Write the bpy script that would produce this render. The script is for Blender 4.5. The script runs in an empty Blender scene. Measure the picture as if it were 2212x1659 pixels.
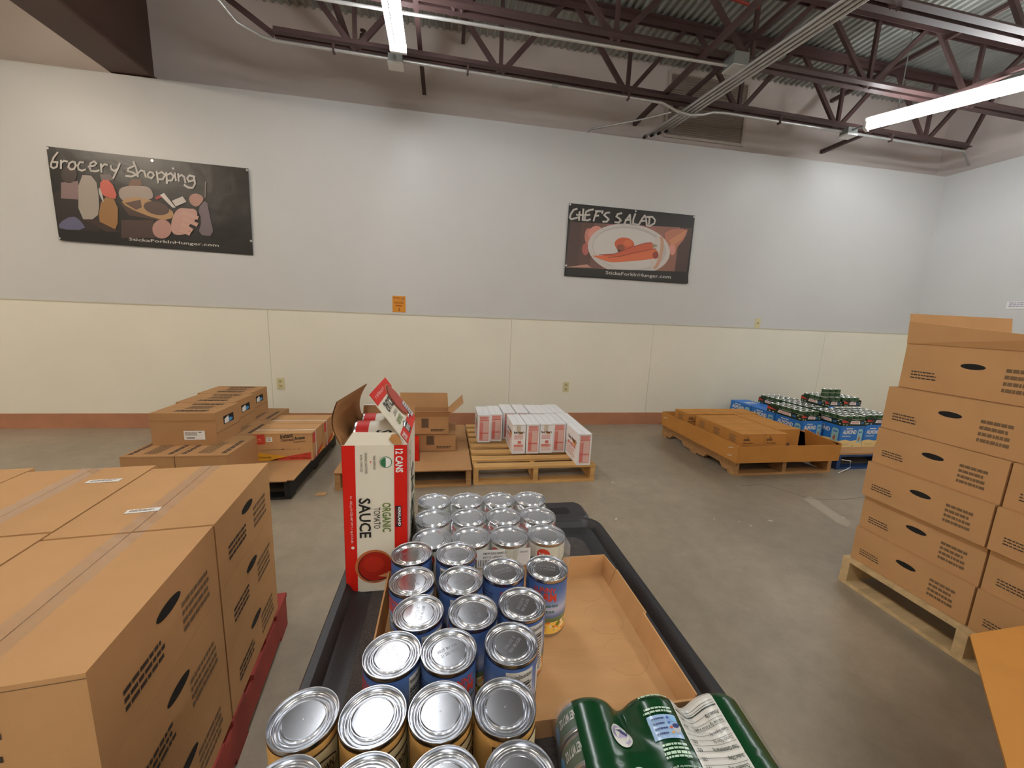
import bpy, bmesh, math, random
from mathutils import Vector, Matrix
R=math.radians; sin=math.sin; cos=math.cos; PI=math.pi
sc=bpy.context.scene; COL=sc.collection
# ---------------------------------------------------------------- camera
CF=854.0; CH=1.30
_p,_r,_y=R(10.0),R(2.35),R(9.9)
FW=Vector((sin(_y)*cos(_p),cos(_y)*cos(_p),-sin(_p)))
_rt0=Vector((cos(_y),-sin(_y),0)); _up0=_rt0.cross(FW)
RT=_rt0*cos(_r)+_up0*sin(_r); UP=-_rt0*sin(_r)+_up0*cos(_r)
CC=Vector((0,0,CH))
cd=bpy.data.cameras.new('camera'); co=bpy.data.objects.new('camera',cd); COL.objects.link(co)
cd.sensor_fit='HORIZONTAL'; cd.sensor_width=36; cd.lens=36*CF/2212; cd.clip_start=.02; cd.clip_end=60
m3=Matrix((RT,UP,-FW)).transposed(); co.matrix_world=Matrix.Translation(CC)@m3.to_4x4()
sc.camera=co
sc.view_settings.view_transform='Standard'; sc.view_settings.look='None'
sc.view_settings.gamma=1; sc.view_settings.use_curve_mapping=False
sc.view_settings.exposure=0.25
w=bpy.data.worlds.new('world'); sc.world=w; w.use_nodes=True
w.node_tree.nodes['Background'].inputs[0].default_value=(.5,.5,.5,1)
w.node_tree.nodes['Background'].inputs[1].default_value=.02
def ray(x,y): return FW+RT*((x-1106)/CF)+UP*((829.5-y)/CF)
def onz(x,y,z): r=ray(x,y); return CC+r*((z-CH)/r.z)
def ony(x,y,Y): r=ray(x,y); return CC+r*(Y/r.y)
def onx(x,y,X): r=ray(x,y); return CC+r*(X/r.x)
# the room's fluorescent strip lights: (far end, near end, tube colour, strength)
COOL=(.95,.98,1.0); WARM=(1.0,.84,.66); SOFT=(1.0,.93,.84)
LAMPS=[((-.39,3.72,3.36),(-.36,1.30,3.36),COOL,34),
       ((4.28,3.86,3.36),(5.45,1.75,3.36),COOL,36),
       ((-.3,-.4,3.36),(-.3,-2.8,3.36),COOL,42),
       ((2.6,.2,3.36),(2.6,-2.2,3.36),SOFT,42),
       ((-4.3,3.3,3.36),(-4.3,.9,3.36),WARM,66),
       ((-3.6,-.9,3.36),(-3.6,-3.3,3.36),WARM,60),
       ((5.4,-.8,3.36),(5.4,-3.2,3.36),SOFT,42),
       ((-2.0,-4.2,3.36),(-2.0,-6.6,3.36),SOFT,42),
       ((1.2,-4.2,3.36),(1.2,-6.6,3.36),SOFT,42),
       ((4.2,-4.6,3.36),(4.2,-7.0,3.36),SOFT,42)]
# ---------------------------------------------------------------- materials
def srgb(r,g,b):
    f=lambda c:(c/255/12.92) if c/255<=.04045 else ((c/255+.055)/1.055)**2.4
    return (f(r),f(g),f(b),1)
MATS={}
def mat(name,c,rough=.6,metal=0,var=0,vscale=8,bump=0,bscale=60,emit=0,stretch=None,c2=None,spec=None):
    if name in MATS: return MATS[name]
    m=bpy.data.materials.new(name); MATS[name]=m; m.use_nodes=True
    N=m.node_tree.nodes; L=m.node_tree.links; b=N['Principled BSDF']
    col=srgb(*c) if max(c)>1.01 else (c[0],c[1],c[2],1)
    b.inputs['Base Color'].default_value=col; b.inputs['Roughness'].default_value=rough; b.inputs['Metallic'].default_value=metal
    if spec is not None: b.inputs['Specular IOR Level'].default_value=spec
    if emit:
        b.inputs['Emission Color'].default_value=col; b.inputs['Emission Strength'].default_value=emit
    if var or bump:
        tc=N.new('ShaderNodeTexCoord'); mp=N.new('ShaderNodeMapping'); L.new(tc.outputs['Object'],mp.inputs[0])
        if stretch: mp.inputs['Scale'].default_value=stretch
    if var:
        n=N.new('ShaderNodeTexNoise'); n.inputs['Scale'].default_value=vscale; n.inputs['Detail'].default_value=5; L.new(mp.outputs[0],n.inputs[0])
        r=N.new('ShaderNodeValToRGB'); L.new(n.outputs[0],r.inputs[0])
        d=srgb(*c2) if c2 else tuple(col[i]*(1-var) for i in range(3))+(1,)
        r.color_ramp.elements[0].position=.3; r.color_ramp.elements[1].position=.7
        r.color_ramp.elements[0].color=d; r.color_ramp.elements[1].color=col if c2 else tuple(min(1,col[i]*(1+var*.6)) for i in range(3))+(1,)
        L.new(r.outputs[0],b.inputs['Base Color'])
    if bump:
        n=N.new('ShaderNodeTexNoise'); n.inputs['Scale'].default_value=bscale; n.inputs['Detail'].default_value=4; L.new(mp.outputs[0],n.inputs[0])
        u=N.new('ShaderNodeBump'); u.inputs['Strength'].default_value=bump; u.inputs['Distance'].default_value=.01
        L.new(n.outputs[0],u.inputs['Height']); L.new(u.outputs[0],b.inputs['Normal'])
    return m
M=mat
wallw=M('wall_paint',(205,205,204),.42,var=.03,vscale=1.2,bump=.05,bscale=30)
wallu=M('upper_wall_paint',(222,210,204),.6,var=.03,vscale=1.5)
frp=M('wainscot_panel',(232,228,212),.45,var=.03,vscale=2)
trimm=M('panel_trim',(190,184,164),.5)
basem=M('baseboard_brown',(178,124,94),.5,var=.12,vscale=5)
steel=M('brown_painted_steel',(82,60,58),.5,var=.12,vscale=4)
beamc=M('beam_paint',(84,60,50),.5,var=.1,vscale=4)
deckm=M('deck_metal',(168,170,164),.45,metal=.25,var=.12,vscale=5)
galv=M('galvanised',(200,200,198),.35,metal=.55,var=.08,vscale=20)
galvd=M('galvanised_box',(160,165,162),.4,metal=.6)
whitep=M('white_enamel',(225,225,222),.4)
dark=M('dark_gap',(14,12,11),.8)
card=M('cardboard',(192,148,102),.8,var=.06,vscale=6,bump=.04,bscale=90,spec=.2)
card2=M('cardboard_brown',(176,134,92),.8,var=.06,vscale=6,bump=.04,bscale=90,spec=.2)
card3=M('cardboard_orange',(190,132,66),.8,var=.07,vscale=6,bump=.05,bscale=60,spec=.2)
cardin=M('cardboard_inside',(170,126,84),.85,var=.05,vscale=7,spec=.2)
cardtray=M('cardboard_tray',(196,150,102),.8,var=.07,vscale=5,bump=.06,bscale=50,spec=.2,stretch=(1,6,1))
ink=M('brown_ink',(62,50,40),.8); inkl=M('faded_ink',(118,92,64),.8)
black=M('black_ink',(24,22,22),.6); white=M('white_paper',(232,230,226),.7)
wood=M('pallet_wood',(205,160,98),.75,var=.22,vscale=7,bump=.15,bscale=40,stretch=(.4,4,4))
woodd=M('pallet_wood_weathered',(176,132,84),.8,var=.3,vscale=8,bump=.2,bscale=40,stretch=(.4,4,4))
woodp=M('pallet_wood_pale',(206,178,132),.8,var=.2,vscale=7,bump=.15,bscale=40,stretch=(4,.4,4))
bluep=M('pallet_blue',(34,66,118),.65,var=.25,vscale=9)
redp=M('pallet_red',(150,52,42),.65,var=.25,vscale=9)
plasb=M('black_plastic_pallet',(26,25,26),.6)
cartb=M('cart_black',(44,43,45),.42,bump=.08,bscale=200)
cartt=M('cart_textured',(74,67,64),.75,var=.2,vscale=60,bump=.5,bscale=350)
def metal(name,c,rough):
    m=M(name,c,rough,metal=1); return m
lidm=metal('tin_lid',(203,205,210),.23); tin=metal('tin_body',(196,196,198),.25)
def film(name,tint,amt):
    m=bpy.data.materials.new(name); m.use_nodes=True; N=m.node_tree.nodes; L=m.node_tree.links; N.clear()
    o=N.new('ShaderNodeOutputMaterial'); t=N.new('ShaderNodeBsdfTransparent'); g=N.new('ShaderNodeBsdfGlossy'); d=N.new('ShaderNodeBsdfDiffuse')
    g.inputs['Roughness'].default_value=.12; g.inputs['Color'].default_value=(.9,.93,1,1); d.inputs[0].default_value=tint
    a=N.new('ShaderNodeMixShader'); a.inputs[0].default_value=amt; L.new(t.outputs[0],a.inputs[1]); L.new(d.outputs[0],a.inputs[2])
    b=N.new('ShaderNodeMixShader'); lw=N.new('ShaderNodeLayerWeight'); lw.inputs[0].default_value=.5; pw=N.new('ShaderNodeMath'); pw.operation='POWER'; pw.inputs[1].default_value=4; L.new(lw.outputs['Facing'],pw.inputs[0]); fr=N.new('ShaderNodeMath'); fr.operation='MULTIPLY_ADD'; fr.inputs[1].default_value=.6; fr.inputs[2].default_value=.06; L.new(pw.outputs[0],fr.inputs[0])
    L.new(fr.outputs[0],b.inputs[0]); L.new(a.outputs[0],b.inputs[1]); L.new(g.outputs[0],b.inputs[2]); L.new(b.outputs[0],o.inputs[0])
    return m
clear=film('shrink_film',(.8,.84,.9,1),.10); tape=film('packing_tape',(.72,.60,.48,1),.13)
# ---------------------------------------------------------------- mesh builder
_tc={}
def tmesh(s,bold=0):
    k=(s,bold)
    if k in _tc: return _tc[k]
    cu=bpy.data.curves.new('t','FONT'); cu.body=s; cu.size=1; cu.resolution_u=2; cu.offset=bold
    ob=bpy.data.objects.new('t',cu); COL.objects.link(ob)
    me=bpy.data.meshes.new_from_object(ob.evaluated_get(bpy.context.evaluated_depsgraph_get()))
    V=[tuple(v.co) for v in me.vertices]; F=[tuple(p.vertices) for p in me.polygons]
    bpy.data.objects.remove(ob); bpy.data.curves.remove(cu); bpy.data.meshes.remove(me)
    if not V: V=[(0,0,0)]
    x0=min(v[0] for v in V);x1=max(v[0] for v in V);y0=min(v[1] for v in V);y1=max(v[1] for v in V)
    _tc[k]=([((v[0]-x0)/(x1-x0+1e-9),(v[1]-y0)/(y1-y0+1e-9)) for v in V],F); return _tc[k]
class MB:
    def __init__(s): s.v=[];s.f=[];s.m=[];s.mats=[];s.T=None
    def mi(s,m):
        if m not in s.mats: s.mats.append(m)
        return s.mats.index(m)
    def av(s,p):
        p=Vector(p)
        if s.T is not None: p=s.T@p
        s.v.append(p); return len(s.v)-1
    def poly(s,pts,m):
        s.f.append([s.av(p) for p in pts]); s.m.append(s.mi(m)); return s
    def box(s,a,b,m):
        x0,y0,z0=a;x1,y1,z1=b
        i=[s.av(p) for p in ((x0,y0,z0),(x1,y0,z0),(x1,y1,z0),(x0,y1,z0),(x0,y0,z1),(x1,y0,z1),(x1,y1,z1),(x0,y1,z1))]
        k=s.mi(m)
        for q in ((0,3,2,1),(4,5,6,7),(0,1,5,4),(1,2,6,5),(2,3,7,6),(3,0,4,7)): s.f.append([i[j] for j in q]); s.m.append(k)
        return s
    def slab(s,quad,t,m):   # thick panel from 4 points, extruded by t along its normal
        q=[Vector(p) for p in quad]; n=(q[1]-q[0]).cross(q[3]-q[0]).normalized()*t
        i=[s.av(p) for p in q]+[s.av(p+n) for p in q]; k=s.mi(m)
        for f in ((3,2,1,0),(4,5,6,7),(0,1,5,4),(1,2,6,5),(2,3,7,6),(3,0,4,7)): s.f.append([i[j] for j in f]); s.m.append(k)
        return s
    def bar(s,a,b,w,h,m,up=(0,0,1)):
        a=Vector(a);b=Vector(b);d=(b-a).normalized();u=Vector(up)
        if abs(d.dot(u))>.98: u=Vector((0,1,0))
        x=d.cross(u).normalized()*w/2; z=x.normalized().cross(d).normalized()*h/2
        i=[s.av(p) for p in (a-x-z,a+x-z,a+x+z,a-x+z,b-x-z,b+x-z,b+x+z,b-x+z)]; k=s.mi(m)
        for f in ((0,1,2,3),(7,6,5,4),(0,4,5,1),(1,5,6,2),(2,6,7,3),(3,7,4,0)): s.f.append([i[j] for j in f]); s.m.append(k)
        return s
    def tube(s,pts,r,m,n=8):
        pts=[Vector(p) for p in pts]; rings=[];k=s.mi(m); pu=None
        for j,p in enumerate(pts):
            d=(pts[min(j+1,len(pts)-1)]-pts[max(j-1,0)]).normalized()
            u=pu if pu is not None else (Vector((0,0,1)) if abs(d.z)<.9 else Vector((1,0,0)))
            x=d.cross(u).normalized(); y=x.cross(d).normalized(); pu=y
            rr=r[j] if isinstance(r,(list,tuple)) else r
            rings.append([s.av(p+x*rr*cos(2*PI*t/n)+y*rr*sin(2*PI*t/n)) for t in range(n)])
        for a,b in zip(rings,rings[1:]):
            for t in range(n): s.f.append([a[t],a[(t+1)%n],b[(t+1)%n],b[t]]); s.m.append(k)
        s.f.append(rings[0][::-1]); s.m.append(k); s.f.append(rings[-1]); s.m.append(k); return s
    def lathe(s,prof,mats,n=48,cap=True):
        rings=[[s.av((r*cos(2*PI*t/n),r*sin(2*PI*t/n),z)) for t in range(n)] for r,z in prof]
        for j,(a,b) in enumerate(zip(rings,rings[1:])):
            k=s.mi(mats[j] if isinstance(mats,list) else mats)
            for t in range(n): s.f.append([a[t],a[(t+1)%n],b[(t+1)%n],b[t]]); s.m.append(k)
        if cap:
            k=s.mi(mats[-1] if isinstance(mats,list) else mats); s.f.append(rings[-1]); s.m.append(k)
        return s
    def grid(s,fn,nu,nv,m):
        I=[[s.av(fn(i/nu,j/nv)) for j in range(nv+1)] for i in range(nu+1)]
        for i in range(nu):
            for j in range(nv):
                mm=m(i/nu,j/nv) if callable(m) else m
                s.f.append([I[i][j],I[i+1][j],I[i+1][j+1],I[i][j+1]]); s.m.append(s.mi(mm))
        return s
    def text(s,t,o,u,v,m,bold=.01,fn=None):  # o corner, u full-width vector, v full-height vector
        V,F=tmesh(t,bold)
        if fn: idx=[s.av(fn(a,b)) for a,b in V]
        else:
            o=Vector(o);u=Vector(u);v=Vector(v); idx=[s.av(o+u*a+v*b) for a,b in V]
        k=s.mi(m)
        for f in F: s.f.append([idx[j] for j in f]); s.m.append(k)
        return s
    def dashes(s,o,u,v,rows,m,seed=0,fill=.55,fn=None,full=.85):  # lines of unreadable small print
        rnd=random.Random(seed); 
        if not fn:
            o=Vector(o);u=Vector(u);v=Vector(v); fn=lambda a,b:o+u*a+v*b
        for r in range(rows):
            b1=1-r/rows; b0=b1-fill/rows; a=0; end=rnd.uniform(full,1)
            while a<end:
                l=rnd.uniform(.06,.2); e=min(a+l,end); s.poly([fn(a,b0),fn(e,b0),fn(e,b1),fn(a,b1)],m); a=e+.025
        return s
    def disc(s,c,u,v,m,n=24):
        c=Vector(c);u=Vector(u);v=Vector(v); return s.poly([c+u*cos(2*PI*t/n)+v*sin(2*PI*t/n) for t in range(n)],m)
    def build(s,name,parent=None,loc=None,rot=None,smooth=None):
        me=bpy.data.meshes.new(name); me.from_pydata([tuple(p) for p in s.v],[],s.f)
        for m in s.mats: me.materials.append(m)
        for p,k in zip(me.polygons,s.m): p.material_index=k
        if smooth is not None:
            for p in me.polygons: p.use_smooth=True
            me.set_sharp_from_angle(angle=R(smooth))
        me.update(); o=bpy.data.objects.new(name,me); COL.objects.link(o)
        if parent: o.parent=parent
        if loc: o.location=loc
        if rot: o.rotation_euler=rot
        return o
def tag(o,label=None,cat=None,group=None,kind=None):
    if label: o['label']=label
    if cat: o['category']=cat
    if group: o['group']=group
    if kind: o['kind']=kind
    return o
def thing(name,label,cat,loc=(0,0,0),rz=0,group=None):
    o=bpy.data.objects.new(name,None); COL.objects.link(o); o.empty_display_size=.05
    o.location=loc; o.rotation_euler=(0,0,rz); return tag(o,label,cat,group)
def struct(mb,name,**k): return tag(mb.build(name,**k),kind='structure')
def dup(root,loc,rz=None,label=None,group=None):
    def cp(o,par):
        c=o.copy(); COL.objects.link(c); c.parent=par
        for ch in [x for x in bpy.data.objects if x.parent==o]: cp(ch,c)
        return c
    kids=KIDS(root); r=root.copy(); COL.objects.link(r); r.location=loc
    if rz is not None: r.rotation_euler=(0,0,rz)
    if label: r['label']=label
    if group: r['group']=group
    for ch,gs in kids:
        c=ch.copy(); COL.objects.link(c); c.parent=r
        for g in gs: d=g.copy(); COL.objects.link(d); d.parent=c
    return r
def KIDS(root): return [(c,[g for g in bpy.data.objects if g.parent==c]) for c in bpy.data.objects if c.parent==root]
# ================================================================ ROOM
WX0,WX1,WY0,WY1=-6.5,6.34,-8.0,4.50
ZL=3.27; HD=4.20; UP_Y=4.80; UP_X=6.62
# floor
fm=M('polished_concrete',(160,147,128),.38,var=.16,vscale=1.1,bump=.04,bscale=40)
nt=fm.node_tree; N=nt.nodes; L=nt.links; b=N['Principled BSDF']
n2=N.new('ShaderNodeTexNoise'); n2.inputs['Scale'].default_value=9; n2.inputs['Detail'].default_value=9; n2.inputs['Roughness'].default_value=.75
tc=N.new('ShaderNodeTexCoord'); L.new(tc.outputs['Object'],n2.inputs[0])
mx=N.new('ShaderNodeMix'); mx.data_type='RGBA'; mx.blend_type='MULTIPLY'; mx.inputs[0].default_value=.5
cr=N.new('ShaderNodeValToRGB'); cr.color_ramp.elements[0].color=(.62,.62,.62,1); cr.color_ramp.elements[0].position=.35; cr.color_ramp.elements[1].color=(1,1,1,1); cr.color_ramp.elements[1].position=.65
L.new(n2.outputs[0],cr.inputs[0]); src=b.inputs['Base Color'].links[0].from_socket
L.new(src,mx.inputs[6]); L.new(cr.outputs[0],mx.inputs[7]); L.new(mx.outputs[2],b.inputs['Base Color'])
scuff=M('floor_scuff',(176,164,146),.6); mark=M('floor_mark',(96,86,74),.5)
f=MB(); f.box((WX0,WY0,-.1),(UP_X,UP_Y,0),fm)
f.poly([onz(x,y,.0006) for x,y in ((1735,1078),(1752,1072),(1838,1128),(1832,1138),(1810,1130))],scuff)
f.tube([onz(x,y,-.0015) for x,y in ((1600,1050),(1650,1047),(1700,1062),(1750,1078),(1820,1080),(1870,1074))],.003,mark,6)
f.tube([onz(x,y,-.0015) for x,y in ((935,1032),(950,1045),(985,1052),(1010,1045),(1018,1035))],.003,mark,6)
struct(f,'floor')
# back wall, lower furred part + wainscot
b_=MB(); b_.box((WX0,WY1,1.25),(WX1,UP_Y,ZL),wallw); b_.box((WX0,WY1+.002,0),(WX1,UP_Y,1.25),wallw); struct(b_,'wall_back')
b_=MB(); b_.box((WX0,UP_Y,ZL),(UP_X,UP_Y+.1,HD+.2),wallu); struct(b_,'wall_back_upper')
b_=MB(); b_.box((WX1,WY0,0),(WX1+.3,UP_Y,ZL),wallw); struct(b_,'wall_right')
b_=MB(); b_.box((UP_X,WY0,ZL),(UP_X+.1,UP_Y+.1,HD+.2),wallu); struct(b_,'wall_right_upper')
b_=MB(); b_.box((WX0-.1,WY0,0),(WX0,UP_Y+.1,HD+.2),wallw); struct(b_,'wall_left')
b_=MB(); b_.box((WX0,WY0-.1,0),(UP_X,WY0,HD+.2),wallw); struct(b_,'wall_front')
b_=MB(); seams=[-4.36,-1.80,.75,2.50,4.95]; xs=[WX0]+seams+[WX1]
for a,c in zip(xs,xs[1:]): b_.box((a+.0015,WY1-.006,.12),(c-.0015,WY1+.002,1.245),frp)
b_.box((WX0,WY1-.009,1.243),(WX1,WY1+.002,1.254),trimm); struct(b_,'trim_1')
b_=MB(); b_.box((WX1-.006,WY0,.12),(WX1+.002,WY1-.01,1.245),frp); b_.box((WX1-.009,WY0,1.243),(WX1+.002,WY1-.01,1.254),trimm); struct(b_,'trim_2')
b_=MB(); b_.box((WX0,WY1-.02,0),(WX1-.02,WY1-.006,.15),basem); struct(b_,'baseboard_back')
b_=MB(); b_.box((WX1-.02,WY0,0),(WX1-.006,WY1-.006,.15),basem); struct(b_,'baseboard_right')
# corrugated roof deck
d=MB(); pit=.075; x=WX0; k=0
pr=[]
while x<UP_X+.1:
    pr+=[(x,HD),(x+.022,HD),(x+.030,HD+.022),(x+.067,HD+.022)]; x+=pit
for (xa,za),(xb,zb) in zip(pr,pr[1:]): d.poly([(xa,WY0,za),(xb,WY0,zb),(xb,UP_Y+.05,zb),(xa,UP_Y+.05,za)],deckm)
d.box((WX0,WY0,HD+.04),(UP_X+.1,UP_Y+.1,HD+.06),deckm)
struct(d,'ceiling')
# main beam on the left, running out from the wall
p0=onz(260,172,3.28); p1=onz(335,178,3.28)
xb0,xb1=-2.965,-2.63
t=thing('steel_girder','dark brown steel girder running out from the back wall at upper left','beam',(xb0/2+xb1/2,4.6,3.28))
hw=(xb1-xb0)/2
MB().box((-hw,-9,0),(hw,.195,.022),beamc).build('bottom_flange',t)
MB().box((-.012,-9,.022),(.012,.195,.88),beamc).build('web',t)
MB().box((-hw,-9,.88),(hw,.195,.905),beamc).build('top_flange',t)
# open web joists
def joist(name,label,A,B,ztop,panels,ph,x0,x1):
    # A,B ends of the bottom chord (x,y,z); chord angles + web bars; ends rise to the top chord at x0 / x1
    A=Vector(A);B=Vector(B); t=thing(name,label,'roof joist',A,0,'open web roof joists')
    z=Vector((0,0,1)); d=B-A; ln=d.length; e=d.normalized(); s=Vector((-e.y,e.x,0))
    top=Vector((0,0,ztop-A.z))
    for nm,off in (('bottom_chord',Vector((0,0,0))),('top_chord',top)):
        m=MB(); a=off if nm=='bottom_chord' else off+e*(x0-A.x); b=d+off if nm=='bottom_chord' else off+e*(x1-A.x)
        for sg in (-1,1):
            m.bar(a+s*sg*.044,b+s*sg*.044,.056,.007,steel); m.bar(a+s*sg*.019+z*.027*(1 if nm=='bottom_chord' else -1),b+s*sg*.019+z*.027*(1 if nm=='bottom_chord' else -1),.007,.056,steel)
        m.build(nm,t)
    P=ln/panels
    for i in range(panels):
        c=e*(P*(i+.5+ph))
        for q in (-.5,0,.5):
            u=c+e*(P*q*.93)+top
            m=MB(); m.bar(c+e*(.03*q),u,.042 if q else .034,.030,steel,up=s); m.build('web_bar',t)
    for a,bx in ((Vector((0,0,0)),e*(x0-A.x+.1)),(d,e*(x1-A.x-.1))):
        m=MB(); m.bar(a,bx+top,.04,.03,steel,up=s); m.build('web_bar',t)
    return t
J1=joist('roof_joist','brown open web steel joist nearest the back wall',(-1.42,4.02,3.50),(6.20,4.26,3.50),4.17,6,0,-2.6,6.6)
J2=joist('roof_joist','brown open web steel joist second out from the back wall',(-1.5,3.46,3.57),(6.25,3.66,3.57),4.17,6,-.28,-2.6,6.6)
J3=joist('roof_joist','brown open web steel joist third out from the back wall',(-1.5,2.66,3.57),(6.25,2.84,3.57),4.17,6,.1,-2.6,6.6)
# bridging angles running out from the wall under the joists
for (px,py),lab in (((917,205),'brown bridging angle above the gap between the two banners, ending at the wall'),
                ((1370,272),'brown bridging angle ending beside the conduit bundle, left of the louvre'),
                ((1773,332),'brown bridging angle ending right of the wall louvre')):
    q=ony(px,py,UP_Y); m=MB(); m.bar((0,0,0),(0,-4.5,0),.04,.005,steel); m.bar((-.018,0,.02),(-.018,-4.5,.02),.005,.04,steel)
    o=m.build('bridging_angle',loc=q); tag(o,lab,'steel brace','bridging angles')
for px,py,lab in ((1455,238,'brown upper bridging angle crossing behind the conduit bundle'),(1795,222,'brown upper bridging angle above the right end of the joists'),(1000,95,'brown upper bridging angle close under the roof deck')):
    q=ony(px,py,UP_Y-.02); q.z=min(q.z,4.1); m=MB(); m.bar((0,0,0),(0,-4.5,.0),.035,.005,steel); m.bar((-.015,0,.02),(-.015,-4.5,.02),.005,.035,steel)
    o=m.build('bridging_angle',loc=q); tag(o,lab,'steel brace','bridging angles')
# sprinkler pipe
q=ony(752,88,4.45); t=thing('sprinkler_pipe','dark steel sprinkler pipe with upturned head near the left joist end','pipe',q)
MB().tube([(0,0,0),(0,-4,0)],.03,steel,10).build('pipe',t,smooth=40)
MB().tube([(0,0,0),(0,-.02,-.02),(.04,-.02,-.03),(.12,-.02,-.01),(.14,-.02,.05)],[.034,.034,.026,.026,.03],steel,10).build('elbow',t,smooth=40)
MB().tube([(.14,-.02,.05),(.14,-.02,.09)],.012,steel,8).lathe([(.0,.12)],steel,3).tube([(.14,-.02,.09),(.14,-.02,.094)],.028,steel,12).build('sprinkler_head',t)
t=thing('sprinkler_pipe','thin red sprinkler branch pipe under the roof deck','pipe',onz(1640,18,4.0))
MB().tube([(0,0,0),(-.5,.05,.1),(-1.0,.1,.12)],.012,M('red_pipe',(150,50,38),.5),8).build('pipe',t)
# silver conduit clipped under joist 1, dips below the bundle
pts=[]
A=Vector((-1.42,3.985,3.44)); B=Vector((6.1,4.20,3.44))
def J(x,dz=0,dy=0):
    k=(x+1.42)/7.52; p=A.lerp(B,k); return (x,p.y+dy,p.z+dz)
q0=onz(470,0,3.7)
pts=[(-1.9,3.35,3.72),(-1.78,3.75,3.62),(-1.66,3.93,3.5),(-1.5,3.975,3.45)]+[J(x) for x in (-1.42,0,1.2,1.9,2.12)]+[J(2.28,-.07,-.03),J(2.42,-.085,-.03),J(2.56,-.06,-.02),J(2.7,-.01)]+[J(x) for x in (2.85,4.2,6.1)]+[(6.3,4.3,3.44),(6.6,4.45,3.42)]
t=thing('electrical_conduit','long silver conduit clipped under the joist and dipping under the bundle','conduit')
MB().tube(pts,.013,galv,8).build('pipe',t,smooth=60)
for x in (-.95,.18,1.75,3.5,5.0):
    p=Vector(J(x)); MB().box((p.x-.008,p.y-.02,p.z-.025),(p.x+.008,p.y+.02,p.z+.045),steel).build('pipe_clip',t)
p=Vector(J(1.0)); MB().tube([p-Vector((.03,0,0)),p+Vector((.03,0,0))],.018,galvd,8).build('coupling',t)
# conduit up on joist 2 to the junction box
jb=onz(1588,150,3.46)
t=thing('electrical_conduit','silver conduit leading right into the junction box on the bundle','conduit')
a=ony(1140,80,jb.y+.05); a.z=jb.z+.02; a.x=onz(1140,80,a.z).x
MB().tube([(a.x-1.6,jb.y+.02,jb.z+.03),(jb.x-.05,jb.y+.02,jb.z+.03)],.012,galv,8).build('pipe',t,smooth=60)
t=thing('junction_box','square galvanised junction box with white cover on the conduit bundle','junction box',jb)
MB().box((-.07,-.07,0),(.07,.07,.1),galvd).build('box_body',t); MB().box((-.075,-.075,-.006),(.075,.075,0),whitep).build('cover_plate',t)
# bundle of conduits to the wall
e0=onz(1405,297,3.40); e1=onz(1846,0,3.40); dr=(e1-e0).normalized()
sd=Vector((dr.y,-dr.x,0))
for i in range(4):
    o=sd*(.045*(i-1.5)); lab=['leftmost','second from the left','second from the right','rightmost'][i]
    st=e0+o+dr*(.12*(3-i)*.6) 
    t=thing('electrical_conduit',f'silver conduit in the bundle running to the back wall, {lab} of four','conduit',st,0,'bundle of four conduits')
    MB().tube([(0,0,0),tuple(dr*4.6)],.0125,galv,8).build('pipe',t,smooth=60)
    MB().tube([tuple(-dr*.03),tuple(dr*.02)],.019,M('fitting_dark',(50,46,44),.5),8).build('fitting',t)
t=thing('conduit_strut','small steel strut clamping the conduit bundle under the joist','bracket',e0+dr*.62)
MB().bar(-sd*.12-Vector((0,0,.018)),sd*.12-Vector((0,0,.018)),.04,.012,galvd).build('channel',t)
t=thing('electrical_conduit','thin silver conduit branching left from the bundle to the wall','conduit')
a=ony(1272,279,4.6); MB().tube([(a.x,a.y+.1,a.z-.02),(a.x+.02,a.y,a.z),tuple(onz(1385,258,3.42)),tuple(onz(1450,242,3.42))],.009,galv,8).build('pipe',t,smooth=60)
# louvre on the upper wall
lo=M('louvre_paint',(206,194,184),.6)
t=thing('wall_louvre','large painted metal louvre on the upper back wall behind the conduits','vent',(3.07,UP_Y,3.5))
m=MB(); W=.5; 
m.box((-W-.03,-.02,-.05),(-W,0,.66),lo); m.box((W,-.02,-.05),(W+.03,0,.66),lo); m.box((-W,-.02,-.05),(W,0,-.02),lo); m.box((-W,-.02,.63),(W,0,.66),lo); m.build('frame',t)
m=MB(); m.box((-W,-.004,-.02),(W,-.001,.63),M('louvre_dark',(150,136,124),.8))
for i in range(27):
    z=-.015+i*.024; m.poly([(-W,-.003,z+.016),(W,-.003,z+.016),(W,-.018,z),(-W,-.018,z)],lo)
tag(m.build('slats',t))
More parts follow.
